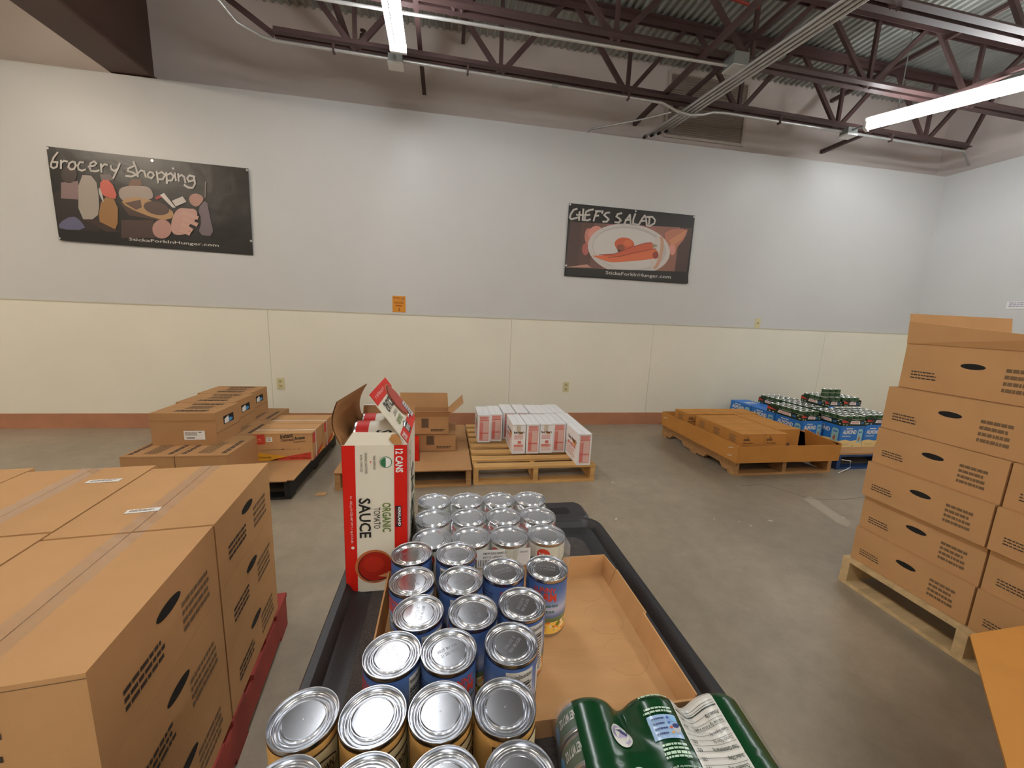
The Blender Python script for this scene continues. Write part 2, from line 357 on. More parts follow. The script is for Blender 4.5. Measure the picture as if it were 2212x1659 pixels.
# strip lights
def tubemat(c,s):
    m=bpy.data.materials.new('tube_glow'); m.use_nodes=True; b=m.node_tree.nodes['Principled BSDF']
    b.inputs['Base Color'].default_value=(.9,.9,.9,1); b.inputs['Emission Color'].default_value=(*c,1); b.inputs['Emission Strength'].default_value=s; return m
labs=['two-tube fluorescent strip light at top centre, pointing at the back wall','two-tube fluorescent strip light at upper right, glaring white',
 'fluorescent strip light behind the viewer over the cart','fluorescent strip light behind the viewer to the right','fluorescent strip light over the left side of the room','warm fluorescent strip light behind the viewer to the left','fluorescent strip light behind the viewer by the right wall','fluorescent strip light far behind the viewer at left','fluorescent strip light far behind the viewer in the middle','fluorescent strip light far behind the viewer at right']
for (a,b2,c,s),lab in zip(LAMPS,labs):
    a=Vector(a);b2=Vector(b2);d=b2-a; e=d.normalized(); sd2=Vector((e.y,-e.x,0))
    t=thing('strip_light',lab,'ceiling light',a,0,'fluorescent strip lights')
    MB().bar((0,0,.06),tuple(d+Vector((0,0,.06))),.05,.045,whitep).build('housing',t)
    tm=tubemat(c,s)
    for sg in (-1,1):
        MB().tube([tuple(e*.03+sd2*.045*sg),tuple(d-e*.03+sd2*.045*sg)],.019,tm,8).build('tube',t,smooth=60)
    for q in (Vector((0,0,0)),d):
        MB().bar(q+Vector((0,0,-.0)),q+e*.025*(1 if q.length<.1 else -1),.13,.06,whitep).build('socket',t)
    for k in (.1,.9):
        MB().tube([tuple(d*k+Vector((0,0,.08))),tuple(d*k+Vector((0,0,HD-a.z)))],.004,galvd,6).build('hanger',t)
for (px,py),lab in (((855,140),'white outlet box under the joist at the end of the top centre light'),((1832,292),'white outlet box under the joist at the end of the right light')):
    q=onz(px,py,3.40); t=thing('junction_box',lab,'junction box',q)
    MB().box((-.06,-.05,0),(.06,.05,.06),galvd).build('box_body',t); MB().box((-.065,-.055,-.02),(.065,.055,0),whitep).build('cover_plate',t)
    MB().tube([(0,-.04,.03),(0,-.12,.03),(.0,-.22,-.0)],.012,galvd,8).build('whip',t)
# wall outlets, notice
ivory=M('ivory_plastic',(212,204,160),.4)
for (x0,y0,x1,y1),lab,k in (((597,816,616,841),'ivory outlet low on the wall above the left cartons',2),((1215,825,1229,847),'ivory outlet low on the wall above the white boxes',2),((1631,687,1643,709),'ivory switch plate at panel top height on the right',1)):
    a=ony(x0,y1,WY1-.006); c=ony(x1,y0,WY1-.006); Yw=WY1-.006 if a.z<1 else WY1
    cx=(a.x+c.x)/2; cz=(a.z+c.z)/2; t=thing('wall_outlet',lab,'outlet',(cx,Yw,cz))
    cp=MB().box((-.037,-.006,-.06),(.037,0,.06),ivory).build('cover_plate',t)
    for s in ((-1,1) if k==2 else (0,)):
        MB().box((-.016,-.009,s*.026-.014),(.016,-.006,s*.026+.014),M('ivory_dark',(186,176,132),.4)).box((-.007,-.0095,s*.026-.006),(-.004,-.009,s*.026+.006),dark).box((.004,-.0095,s*.026-.006),(.007,-.009,s*.026+.006),dark).build('socket' if k==2 else 'toggle',cp)
orange=M('orange_paper',(214,142,40),.7); orink=M('orange_ink',(150,74,20),.7)
a=ony(848,674,WY1-.002); c=ony(876,640,WY1-.002); m=MB(); m.box((a.x,WY1-.003,a.z),(c.x,WY1,c.z),orange)
wd=c.x-a.x; hg=c.z-a.z; Yn=WY1-.0036
U=lambda p,q:(a.x+wd*p,Yn,a.z+hg*q)
m.dashes(U(.06,.80),(wd*.62,0,0),(0,0,hg*.1),1,orink,3); m.disc(U(.78,.77),(wd*.07,0,0),(0,0,hg*.06),black); m.disc((U(.78,.77)[0],Yn-.0004,U(.78,.77)[2]),(wd*.035,0,0),(0,0,hg*.03),white)
m.poly([U(.72,.9),U(.97,.9),U(.8,.84)],orink)
m.dashes(U(.12,.52),(wd*.78,0,0),(0,0,hg*.11),2,orink,4,.6); m.dashes(U(.26,.36),(wd*.5,0,0),(0,0,hg*.08),1,orink,5,.9)
m.poly([U(.48,.14),U(.54,.14),U(.54,.27),U(.48,.27)],orink); m.poly([U(.43,.14),U(.51,.06),U(.59,.14)],orink)
tag(m.build('wall_notice'),'orange paper notice with an arrow pointing down, on the white wall','sign')
m=MB(); p=onx(2200,661,WX1-.003); m.box((p.x,p.y-.15,p.z-.03),(p.x+.002,p.y+.1,p.z+.05),white); m.dashes((p.x-.0006,p.y+.08,p.z-.02),(0,-.2,0),(0,0,.06),3,M('pale_ink',(170,165,185),.8),2)
tag(m.build('wall_notice'),'small white paper on the right side wall at the picture edge','sign')
# ================================================================ BANNERS
vin=M('black_vinyl',(26,24,22),.34,bump=.6,bscale=5); vint=M('banner_text',(196,190,184),.5)
def bcol(r,g,b): return M(f'print_{r}_{g}_{b}',(r,g,b),.4)
class Ban:
    def __init__(s,org,sc_,corners,seed):
        s.o=org; s.s=sc_; s.Y=WY1-.014; s.sd=seed
        s.c=[s.w(*p) for p in corners]
    def w(s,x,y,k=0):
        p=ony(s.o[0]+x/s.s,s.o[1]+y/s.s,s.Y); d=s.disp(p.x,p.z); return Vector((p.x,p.y-d-k*.0013,p.z))
    def disp(s,x,z): return .005*sin(x*2.6+z*1.7+s.sd)
    def sheet(s,m,nm,t,col):
        TL,TR,BR,BL=s.c
        def fn(a,b):
            p=TL.lerp(TR,a).lerp(BL.lerp(BR,a),b); return Vector((p.x-s.L.x,s.Y-s.disp(p.x,p.z)-s.L.y,p.z-s.L.z))
        m.grid(fn,48,28,col)
    def P(s,m,pts,col,k):
        if 5<=len(pts)<18:
            for _ in range(1 if len(pts)<8 else 2):
                n=len(pts); pts=[(pts[i][0]*(1-f)+pts[(i+1)%n][0]*f,pts[i][1]*(1-f)+pts[(i+1)%n][1]*f) for i in range(n) for f in (.25,.75)]
        q=[s.w(x,y,k)-s.L for x,y in pts]; m.poly(q,col)
    def stroke(s,m,pts,wd,col,k):
        q=[Vector((x,y)) for x,y in pts]
        for a,b in zip(q,q[1:]):
            d=(b-a); 
            if d.length<1e-3: continue
            n=Vector((-d.y,d.x)).normalized()*wd/2; e=d.normalized()*wd*.3
            s.P(m,[tuple(a-e+n),tuple(b+e+n),tuple(b+e-n),tuple(a-e-n)],col,k)
def ell(cx,cy,rx,ry,n=28,rot=0):
    return [(cx+rx*cos(t)*cos(rot)-ry*sin(t)*sin(rot),cy+rx*cos(t)*sin(rot)+ry*sin(t)*cos(rot)) for t in [2*PI*i/n for i in range(n)]]
# --- grocery shopping
B=Ban((60,280),4.096,[(165,148),(1952,345),(1992,1112),(283,980)],1.0)
t=thing('wall_banner','black vinyl banner reading Grocery Shopping, on the wall at left','banner',B.c[3]); B.L=Vector(B.c[3])
m=MB(); B.sheet(m,'sheet',t,vin); sh_o=m.build('sheet',t,smooth=60)
m=MB()
B.P(m,[(225,560),(640,400),(640,905),(285,890)],bcol(42,34,30),1)
B.P(m,[(300,470),(450,455),(455,620),(300,610)],bcol(134,110,110),2)
B.P(m,ell(370,400,70,75),bcol(60,46,40),2)
B.P(m,[(450,400),(600,410),(640,640),(620,795),(455,795)],bcol(160,150,140),2)
B.P(m,[(640,395),(735,395),(760,450),(650,450)],bcol(110,96,96),2)
B.P(m,[(645,440),(740,450),(805,620),(700,600),(640,560)],bcol(196,92,76),2.6)
B.P(m,[(630,510),(650,530),(680,640),(665,635),(632,560)],bcol(180,176,170),3)
B.P(m,[(660,590),(800,625),(800,900),(690,890),(625,800)],bcol(150,108,62),2.4)
B.P(m,[(915,440),(1000,440),(1010,490),(890,500)],bcol(112,76,56),2)
B.P(m,[(800,540),(850,500),(1000,495),(1080,510),(1110,570),(1100,620),(900,640),(820,620)],bcol(158,142,132),2.8)
B.P(m,[(820,620),(1000,590),(1240,690),(1300,740),(1260,800),(1130,790),(880,690)],bcol(172,134,92),3.2)
B.P(m,[(860,650),(1000,620),(1010,690),(960,710)],bcol(92,66,56),3.6)
B.P(m,ell(1140,695,115,58,24,.22),bcol(78,54,48),3.8)
B.P(m,[(810,640),(1240,800),(1140,800),(900,760)],bcol(70,46,38),2.9)
B.P(m,[(1170,580),(1205,560),(1310,690),(1280,690)],bcol(206,196,190),4.2)
B.P(m,[(1275,630),(1370,590),(1405,640),(1310,680)],bcol(196,186,180),4.2)
B.P(m,[(1125,600),(1170,580),(1190,600),(1140,620)],bcol(160,60,60),4.0)
B.P(m,[(1420,600),(1470,560),(1540,580),(1560,620),(1500,690),(1440,660)],bcol(170,128,114),3)
B.P(m,[(1500,700),(1580,610),(1610,760),(1650,945),(1505,930),(1540,800)],bcol(112,98,104),2.6)
B.P(m,[(1270,790),(1330,690),(1420,700),(1480,700),(1505,740),(1490,800),(1420,850),(1440,880),(1390,935),(1270,930)],bcol(186,146,134),4.6)
for a,c in (((1380,740),(1500,780)),((1380,790),(1495,840)),((1370,840),(1450,890)),((1360,890),(1430,920))):
    B.stroke(m,[a,c],34,bcol(192,152,138),5.2)
B.P(m,ell(1190,880,85,85),bcol(176,132,122),4.3)
B.P(m,[(830,800),(1110,800),(1140,960),(830,960)],bcol(70,50,44),2.2)
B.P(m,[(285,825),(400,762),(470,800),(530,890),(285,885)],bcol(96,96,124),3)
B.P(m,[(500,795),(600,795),(820,905),(700,905)],bcol(58,40,34),2.7)
B.stroke(m,[(1575,465),(1570,600)],14,bcol(120,106,100),3)
m.build('printed_picture',sh_o)
m=MB(); wdt=17
S=[[(270,205),(235,250),(215,300),(212,330),(235,345),(265,330),(270,290),(235,290)],
 [(300,275),(300,345)],[(300,300),(325,278),(355,285)],[(400,285),(372,300),(365,335),(385,355),(415,350),(430,320),(420,290),(400,285)],
 [(495,292),(465,290),(448,320),(455,355),(485,365),(515,355)],[(540,330),(592,322),(610,300),(590,282),(560,298),(548,335),(565,366),(605,370),(632,362)],
 [(650,305),(655,378)],[(655,335),(678,308),(705,312)],[(735,322),(742,352),(768,366),(790,352)],[(815,300),(795,352),(758,430)],
 [(935,325),(890,345),(885,365),(930,380),(960,400),(920,415),(870,410)],[(935,285),(960,345),(975,415)],[(975,390),(1000,360),(1030,370),(1045,420)],
 [(1080,375),(1060,395),(1065,420),(1095,430),(1115,405),(1105,380),(1080,375)],[(1140,370),(1155,470)],[(1150,390),(1185,375),(1215,400),(1195,440),(1155,440)],
 [(1225,380),(1232,475)],[(1232,400),(1265,385),(1290,410),(1275,450),(1235,450)],[(1300,385),(1310,450)],[(1283,340),(1288,348)],[(1330,390),(1335,455)],[(1335,420),(1360,400),(1385,420),(1395,470)],
 [(1470,415),(1430,405),(1410,430),(1425,460),(1465,450),(1475,415)],[(1472,420),(1480,480),(1460,515),(1420,512),(1385,490)]]
for i_,s_ in enumerate(S):
    if i_==11: m.build('title_lettering',sh_o); m=MB()
    B.stroke(m,s_,wdt,vint,3.2)
m.build('title_lettering',sh_o); m=MB()
V0=lambda a,b:B.w(900+a*790,990+a*55-b*34,3)-B.L
m.text('StickaForkInHunger.com',None,None,None,vint,.012,fn=V0); m.build('website_lettering',sh_o)
gr=M('grommet',(190,190,190),.3,metal=.9)
for gx,gy in ((178,165),(1098,273),(1942,360),(285,962),(1975,985)):
    q=B.w(gx,gy,2)-B.L; MB().disc(q,(.011,0,0),(0,0,.011),gr).build('grommet',sh_o)
# --- chef's salad
B=Ban((1180,400),6.144,[(305,235),(1972,405),(1870,1310),(238,1205)],3.0)
t=thing('wall_banner',"black vinyl banner reading CHEF'S SALAD with a plate of carrots, on the wall at right",'banner',B.c[3]); B.L=Vector(B.c[3])
m=MB(); B.sheet(m,'sheet',t,vin); sh_o=m.build('sheet',t,smooth=60)
m=MB()
pic=[(320,485),(1935,570),(1860,1150),(255,1095)]
def bl(a,b): 
    x=(pic[0][0]*(1-a)+pic[1][0]*a)*(1-b)+(pic[3][0]*(1-a)+pic[2][0]*a)*b; y=(pic[0][1]*(1-a)+pic[1][1]*a)*(1-b)+(pic[3][1]*(1-a)+pic[2][1]*a)*b; return x,y
cols=[bcol(84,62,58),bcol(96,70,62),bcol(118,84,76),bcol(150,92,92),bcol(162,100,112),bcol(166,104,112),bcol(160,106,104),bcol(150,104,90),bcol(146,100,84),bcol(78,56,50)]
m.grid(lambda a,b:B.w(*bl(a,b),1)-B.L,20,10,lambda a,b:cols[min(9,int(a*10))])
B.P(m,[(250,1090),(545,1050),(600,1095)],bcol(190,140,120),2)
skin=bcol(196,128,112); skin2=bcol(214,144,130)
B.P(m,[(555,600),(640,535),(720,550),(755,610),(640,720),(560,700)],skin2,2.4); B.P(m,ell(600,760,45,60),skin,2.6); B.P(m,ell(520,850,45,80),bcol(176,98,92),2.2); B.P(m,ell(560,680,50,110),skin,2.3)
B.P(m,[(1560,600),(1880,570),(1840,700),(1720,840),(1700,930),(1640,900),(1580,760)],bcol(186,120,96),2.4)
B.P(m,[(1620,740),(1870,580),(1800,720),(1680,800)],bcol(206,140,104),2.8); B.P(m,ell(1670,850,38,80),skin2,2.6)
B.P(m,ell(1095,850,545,335,44,.12),bcol(204,196,190),3.4)
B.P(m,ell(1100,840,490,290,44,.12),bcol(188,180,176),3.9)
B.P(m,ell(1085,845,465,270,44,.12),bcol(208,202,196),4.3)
B.P(m,ell(1480,900,60,220,28,.2),bcol(196,150,122),4.6); B.P(m,ell(1440,890,60,215,28,.2),bcol(206,196,188),4.9)
org=bcol(204,96,64); org2=bcol(216,112,72); od=bcol(150,66,50)
B.P(m,ell(1035,785,130,90,28,.1),org,5.4); B.P(m,ell(985,830,55,45),bcol(150,84,60),5.8); B.P(m,ell(1080,770,60,45),org2,5.8); B.P(m,ell(965,870,22,14),bcol(60,50,46),6)
B.P(m,[(600,935),(720,935),(900,950),(1100,880),(1300,800),(1420,840),(1480,880),(1480,950),(1400,985),(1000,1020),(840,1025),(740,990),(640,950)],org2,6.2)
B.P(m,[(700,930),(900,920),(1150,820),(1320,770),(1390,765),(1430,790),(1420,850),(1200,900),(950,940),(800,945)],org,6.7)
B.stroke(m,[(700,925),(900,915),(1130,825),(1300,772),(1390,765)],10,od,7.2); B.stroke(m,[(820,960),(1000,940),(1250,880),(1450,845)],10,od,7.2); B.P(m,ell(1445,930,40,48),od,7)
B.P(m,[(1400,780),(1465,795),(1460,820),(1410,830)],bcol(150,140,110),7)
m.build('printed_picture',sh_o)
# crop the plate below the picture with the lower black band
m=MB(); m.grid(lambda a,b:B.w(255+a*1620,(1097+a*55)*(1-b)+(1196+a*104)*b,8)-B.L,24,3,vin); m.build('lower_band',sh_o)
m=MB(); hw_=24
S=[[(405,315),(360,330),(325,380),(310,430),(330,455),(385,440),(415,430)],[(440,355),(432,465)],[(490,320),(480,470)],[(400,395),(500,400)],
 [(560,345),(530,350),(515,400),(505,465),(545,470),(580,455)],[(555,335),(620,325)],[(520,400),(575,395)],[(690,345),(660,365),(640,420),(625,475)],[(650,345),(720,350)],[(640,410),(690,405)],[(745,345),(738,375)],
 [(835,365),(790,370),(765,400),(800,430),(825,455),(800,485),(750,485)],
 [(995,375),(945,385),(925,420),(965,445),(985,470),(955,500),(908,495)],[(1030,515),(1060,460),(1105,395),(1110,450),(1115,520)],[(1045,465),(1110,460)],[(1175,385),(1150,450),(1145,515),(1215,530)],
 [(1225,520),(1265,450),(1300,405),(1320,460),(1325,530)],[(1250,480),(1320,475)],[(1345,430),(1365,425),(1355,520)],[(1330,425),(1400,425),(1435,465),(1425,510),(1370,545),(1330,540)]]
for i_,s_ in enumerate(S):
    if i_==12: m.build('title_lettering',sh_o); m=MB()
    B.stroke(m,s_,hw_,vint,8.4)
m.build('title_lettering',sh_o); m=MB()
m.text('StickaForkInHunger.com',None,None,None,vint,.012,fn=lambda a,b:B.w(785+a*860,1196+a*60-b*58,9.4)-B.L); m.build('website_lettering',sh_o)
for gx,gy in ((320,255),(1185,348),(1955,425),(262,1065)):
    q=B.w(gx,gy,3)-B.L; MB().disc(q,(.011,0,0),(0,0,.011),gr).build('grommet',sh_o)
# ================================================================ CARTONS AND PALLETS
def carton(name,label,cat,loc,rz,size,mt,group=None,gap='y',tp=False,extra=None,hand=None):
    """closed case: origin at its base corner (x0,y0); flaps meet along `gap`"""
    w_,d_,h_=size; t=thing(name,label,cat,loc,rz,group)
    m=MB(); m.box((0,0,0),(w_,d_,h_-.004),mt); b0=.0008
    m.poly([(0,-b0,h_-.01),(w_,-b0,h_-.01),(w_,-b0,h_-.0085),(0,-b0,h_-.0085)],inkl)
    if extra: extra(m,w_,d_,h_)
    m.build('body',t)
    g=.0015
    if gap=='y': fl=[((0,0,h_-.004),(w_/2-g,d_,h_)),((w_/2+g,0,h_-.004),(w_,d_,h_))]
    else: fl=[((0,0,h_-.004),(w_,d_/2-g,h_)),((0,d_/2+g,h_-.004),(w_,d_,h_))]
    for a,c in fl: tf=MB().box(a,c,mt).build('top_flap',t)
    if tp:
        m=MB(); z=h_+.0006
        if gap=='y': m.grid(lambda a,b:(w_/2-.03+a*.06,-.001+b*(d_+.002),z+.0007*sin(b*40+a*5)),6,30,tape); m.poly([(w_/2-.03,-.0012,h_-.05),(w_/2+.03,-.0012,h_-.05),(w_/2+.03,-.0012,z),(w_/2-.03,-.0012,z)],tape)
        else: m.grid(lambda a,b:(-.001+b*(w_+.002),d_/2-.03+a*.06,z+.0007*sin(b*40+a*5)),6,30,tape)
        m.build('tape',tf,smooth=60)
    return t
def label_(t,o,u,v,rows,seed=0,barcode=False):
    o=Vector(o);u=Vector(u);v=Vector(v);n=u.cross(v).normalized()
    m=MB(); m.poly([o,o+u,o+u+v,o+v],white); e=n*.0004
    if barcode:
        for i in range(16): a=.12+.4*i/16; m.poly([o+u*a+v*.12+e,o+u*(a+.013)+v*.12+e,o+u*(a+.013)+v*.32+e,o+u*a+v*.32+e],black)
        m.dashes(o+u*.06+v*.45+e,u*.6,v*.42,rows,inkl,seed); m.dashes(o+u*.7+v*.7+e,u*.15,v*.18,1,black,seed)
    else: m.dashes(o+u*.1+v*.25+e,u*.8,v*.5,rows,inkl,seed)
    return m.build('paper_label',t)
def pallet(label,loc,rz,W,D,mt,n=7,notch=False,H=.14,group='shipping pallets',missing=(),sy=True,name='wooden_pallet',mt2=None):
    """deck boards run along local x, stringers along local y; origin at near left corner"""
    t=thing(name,label,'pallet',loc,rz,group); rnd=random.Random(int(W*1000+loc[0]*77)); mt2=mt2 or mt
    sw=.038; z0=.018; z1=H-.018
    for x in (0,W/2-sw/2,W-sw):
        m=MB()
        if notch:
            prof=[(0,z0),(.14*D,z0),(.17*D,z0+.042),(.33*D,z0+.042),(.36*D,z0),(.64*D,z0),(.67*D,z0+.042),(.83*D,z0+.042),(.86*D,z0),(D,z0),(D,z1),(0,z1)]
            m.poly([(x,y,z) for y,z in prof],mt2); m.poly([(x+sw,y,z) for y,z in prof][::-1],mt2)
            for (ya,za),(yb,zb) in zip(prof,prof[1:]+prof[:1]): m.poly([(x,ya,za),(x+sw,ya,za),(x+sw,yb,zb),(x,yb,zb)],mt2)
        else: m.box((x,.002,z0),(x+sw,D-.002,z1),mt2)
        m.build('stringer',t)
    bw=.09
    for i in range(n):
        y=(D-bw)*i/(n-1); e=rnd.uniform(-.006,.006); b_=.135 if i in (0,n-1) and n<8 else bw; y=min(y,D-b_)
        MB().box((e,y,z1),(W+e,y+b_,H),mt).build('deck_board',t)
    for y in (0,D/2-bw/2,D-bw): MB().box((0,y,0),(W,y+bw,z0),mt).build('bottom_board',t)
    return t
def printed_top(m,o,u,v,mt=ink,seed=1):   # one carton's printing: bold line, text block, bold line, across u
    o=Vector(o);u=Vector(u);v=Vector(v)
    m.dashes(o+v*.12,u,v*.15,2,mt,seed,.8,full=.97); m.dashes(o+u*.12+v*.36,u*.76,v*.3,7,inkl,seed+1,.7,full=.97); m.dashes(o+v*.74,u,v*.15,2,mt,seed+2,.8,full=.97)
# ---- near left stack on red pallet
th=R(6.0); ex=Vector((cos(th),sin(th),0)); ey=Vector((-sin(th),cos(th),0)); ZT=.737
Bc=Vector((-.533,.612,0))
pallet('red painted wooden pallet under the big taped cartons at left',tuple(Bc-ex*1.12-ey*.02),th,1.125,.98,redp,7,H=.145)
wb,db,hb=.345,.432,.197
pos_=['nearest row','far row']; cl=['right-hand column','middle column','left-hand column']
layn=['bottom layer','middle layer','top layer']
for c in range(3):
    for r in range(2):
        for l in range(3):
            if l<2 and c>0 and r>0: continue
            o=Bc-ex*(wb*(c+1)+.006*c)+ey*((db+.008)*r+.036*c)+Vector((0,0,.145+.1975*l))
            if c: 
                if c==2: o-=ex*.0
            lab=f'plain brown taped carton, {layn[l]} of the big left stack, {cl[c]}, {pos_[r]}'
            def ex_(m,w_,d_,h_,l=l,c=c,r=r):
                if c==0:
                    for y in (.3,.5): pass
                    z=h_-.06
                    m.disc((w_+.0008,d_*.5,z),(0,.045,0),(0,0,.014),dark); m.dashes((w_+.0008,d_*.15,h_*.22),(0,d_*.3,0),(0,0,.05),3,ink,l*7+r); m.dashes((w_+.0008,d_*.6,h_*.15),(0,d_*.3,0),(0,0,.08),4,inkl,l*5+r+40)
                if r==0: m.dashes((w_*.2,-.0009,h_*.3),(w_*.5,0,0),(0,0,.06),3,ink,l*3+c)
            t=carton('cardboard_carton',lab,'carton',tuple(o),th,(wb,db,hb),card,'taped cartons of the big left stack','y',l==2,ex_)
            if l==2 and (c,r)==(0,1): label_(t,(.1,.10,hb+.0012),(.075,.004,0),(-.002,.022,0),2,3)
            if l==2 and (c,r)==(1,1): label_(t,(wb-.12,.30,hb+.0012),(.085,.0,0),(0,.024,0),2,5)
# ---- middle left stack
ps=pallet('black plastic pallet under the cartons and oatmeal boxes at mid left',(-1.98,2.72,0),0,.96,1.15,plasb,9,H=.15,name='plastic_pallet')
m=MB(); m.box((-1.0,0.02,0),(0,1.18,.006),card2).box((-.96,0,0),(-.04,.02,.006),card2)
o=m.build('cardboard_sheet',loc=(-.98,2.66,.151)); tag(o,'flat brown cardboard slip sheet sticking out under the oatmeal boxes','cardboard sheet')
def pt_x(m,w_,d_,h_):   # printing lines run along y (lower tier)
    z=h_+.0008; 
    m.dashes((w_*.16,d_*.08,z),(0,d_*.62,0),(-w_*.1,0,0),2,ink,3,.8,full=.97); m.dashes((w_*.62,d_*.1,z),(0,d_*.52,0),(-w_*.28,0,0),7,inkl,4,.7,full=.97); m.dashes((w_*.92,d_*.08,z),(0,d_*.62,0),(-w_*.1,0,0),2,ink,5,.8,full=.97)
def pt_y(m,w_,d_,h_):
    z=h_+.0008; printed_top(m,(w_*.3,0,z),(w_*.52,0,0),(0,d_,0),ink,7)
def pt_side(m,w_,d_,h_):
    pt_y(m,w_,d_,h_)
    x=w_+.0009; z0=h_*.52; z1=h_*.78
    m.poly([(x,d_*.3,z0),(x,d_*.72,z0),(x,d_*.72,z1),(x,d_*.3,z1)],dark)
    m.poly([(x+.0006,d_*.33,z0+.004),(x+.0006,d_*.52,z0+.004),(x+.0006,d_*.5,z1-.006),(x+.0006,d_*.34,z1-.02)],white)
    m.poly([(x+.0008,d_*.5,z0+.003),(x+.0008,d_*.66,z0+.01),(x+.0008,d_*.66,z1-.03),(x+.0008,d_*.52,z1-.02)],M('blue_packet',(40,140,200),.4))
    m.box((w_,0,h_*.35),(w_+.002,d_,h_*.36),inkl)
# lower tier z .157 -> .36 ; upper tier .36 -> .575
zl0,zl1,zu1=.158,.355,.572
for i,(x0,w_) in enumerate(((-1.93,.29),(-1.635,.295))):
    carton('cardboard_carton',['printed brown carton, front left of the lower tier, under the tall row','printed brown carton at the front of the lower tier, beside the oatmeal boxes'][i],'carton',(x0,2.63,zl0),0,(w_,.42,zl1-zl0),card2,'printed cartons at mid left','x',False,pt_x)
carton('cardboard_carton','printed brown carton in the lower tier, left half hidden behind the oatmeal boxes','carton',(-1.66,3.06,zl0),0,(.28,.40,zl1-zl0),card2,'printed cartons at mid left','x',False,pt_x)
carton('cardboard_carton','printed brown carton at the far end of the lower tier, nearest the wall','carton',(-1.72,3.47,zl0),0,(.30,.40,zl1-zl0),card2,'printed cartons at mid left','x',False,pt_x)
for i,(y0,xr) in enumerate(((3.06,-1.655),(3.36,-1.665),(3.66,-1.68))): pass
for i in range(3):
    y0=2.84+i*.325; x1=-1.50-i*.035
    lab=['printed carton at the front of the raised row, white shipping label on its end','printed carton in the middle of the raised row, blue packet in its hand hole','printed carton at the wall end of the raised row, white packets in its hand hole'][i]
    t=carton('cardboard_carton',lab,'carton',(x1-.385,y0,zl1+.001),0,(.385,.315,zu1-zl1),card2,'printed cartons at mid left','x',False,pt_side)
    if i==0:
        m=MB(); m.box((0,-.004,zu1-zl1-.05),(.385,-.0005,zu1-zl1),card2); m.build('front_flap',t)
        label_(t,(.19,-.0012,.035),(.125,.0,0),(0,0,.062),4,6,True)
for i in range(2): # supports hidden behind the lower tier under the raised row
    carton('cardboard_carton',['plain carton under the middle of the raised row','plain carton under the wall end of the raised row'][i],'carton',(-1.99,3.07+i*.40,zl0),0,(.26,.38,zl1-zl0),card2,'printed cartons at mid left')
# oatmeal boxes
red=M('print_red',(196,62,44),.6); yel=M('print_yellow',(222,162,40),.6); strap=M('white_strap',(226,226,228),.4)
def oat(m,w_,d_,h_):
    e=-.0008; F=lambda a,b,k=1:(w_*a,e*k,h_*b)
    m.poly([F(.04,.60),F(.215,.62),F(.215,.97),F(.035,.955)],red); m.poly([F(.08,.76,1.5),F(.125,.84,1.5),F(.17,.76,1.5)],M('print_orange',(224,120,84),.6)); m.dashes(F(.06,.68,1.6),(w_*.13,0,0),(0,0,h_*.05),1,M('print_orange',(224,120,84),.6),3)
    m.poly([F(.24,.70),F(.335,.70),F(.335,.86),F(.24,.86)],white); m.dashes(F(.26,.73,1.6),(w_*.05,0,0),(0,0,h_*.1),3,inkl,4)
    m.poly([F(.02,.02),F(.35,.02),F(.58,.17),F(.02,.33)],yel); m.poly([F(.25,.02),F(.97,.045),F(.97,.31),F(.6,.18)],red)
    m.text('Instant',F(.47,.80),(w_*.21,0,.012),(0,0,h_*.16),black,.03); m.text('Oatmeal',F(.475,.69),(w_*.2,0,.010),(0,0,h_*.1),black,.015)
    m.text('/',F(.685,.67),(w_*.015,0,0),(0,0,h_*.2),black,.02); m.text('Avena',F(.70,.74),(w_*.18,0,.012),(0,0,h_*.13),black,.03); m.text('Instantánea',F(.70,.655),(w_*.19,0,.010),(0,0,h_*.05),black,.01)
    m.poly([F(.13,.40),F(.48,.415),F(.48,.425),F(.13,.41)],ink); m.poly([F(.47,.40),F(.53,.425),F(.53,.44),F(.49,.44)],black); m.dashes(F(.54,.41),(w_*.06,0,0),(0,0,h_*.015),1,ink,1)
    m.text('o',F(.60,.395),(w_*.035,0,0),(0,0,h_*.06),ink,-.02); m.dashes(F(.67,.41),(w_*.06,0,0),(0,0,h_*.015),1,ink,2); m.text('o',F(.75,.395),(w_*.035,0,0),(0,0,h_*.06),ink,-.02)
    m.disc(F(.07,.13,2),(w_*.018,0,0),(0,0,h_*.035),black,6); m.text('Grupovida',F(.10,.10,2),(w_*.2,0,0),(0,0,h_*.07),black,.02)
    m.text('RM PACKED - SIN PRECIO',F(.62,.07,2),(w_*.32,0,0),(0,0,h_*.055),M('dark_red_ink',(92,24,20),.6),.01); m.text('ZONE',F(.86,.20,2),(w_*.07,0,0),(0,0,h_*.04),MATS['dark_red_ink'],.01)
    x=w_+.0008
    m.poly([(x,d_*.05,h_*.6),(x,d_*.35,h_*.6),(x,d_*.35,h_*.95),(x,d_*.05,h_*.95)],red); m.poly([(x,0,h_*.02),(x,d_*.9,h_*.02),(x,d_*.9,h_*.3)],red); m.poly([(x+.0004,d_*.5,h_*.02),(x+.0004,d_,h_*.02),(x+.0004,d_,h_*.2)],yel)
for i in range(2):
    t=carton('oatmeal_carton',['printed instant oatmeal carton with white strap, front one on the slip sheet','printed instant oatmeal carton with white strap, second one behind the first'][i],'carton',(-1.375+.005*i,3.03+i*.27,.158),0,(.41,.262,.213),card,'instant oatmeal cartons','x',False,oat)
    m=MB(); z=.2138; y=.075
    m.grid(lambda a,b:(-.001+a*.412,y+b*.014+.004*sin(a*9+i),z+.0008),10,1,strap); m.poly([(.4112,y,.001),(.4112,y+.014,.001),(.4112,y+.014,z),(.4112,y,z)],strap); m.build('strap',t)
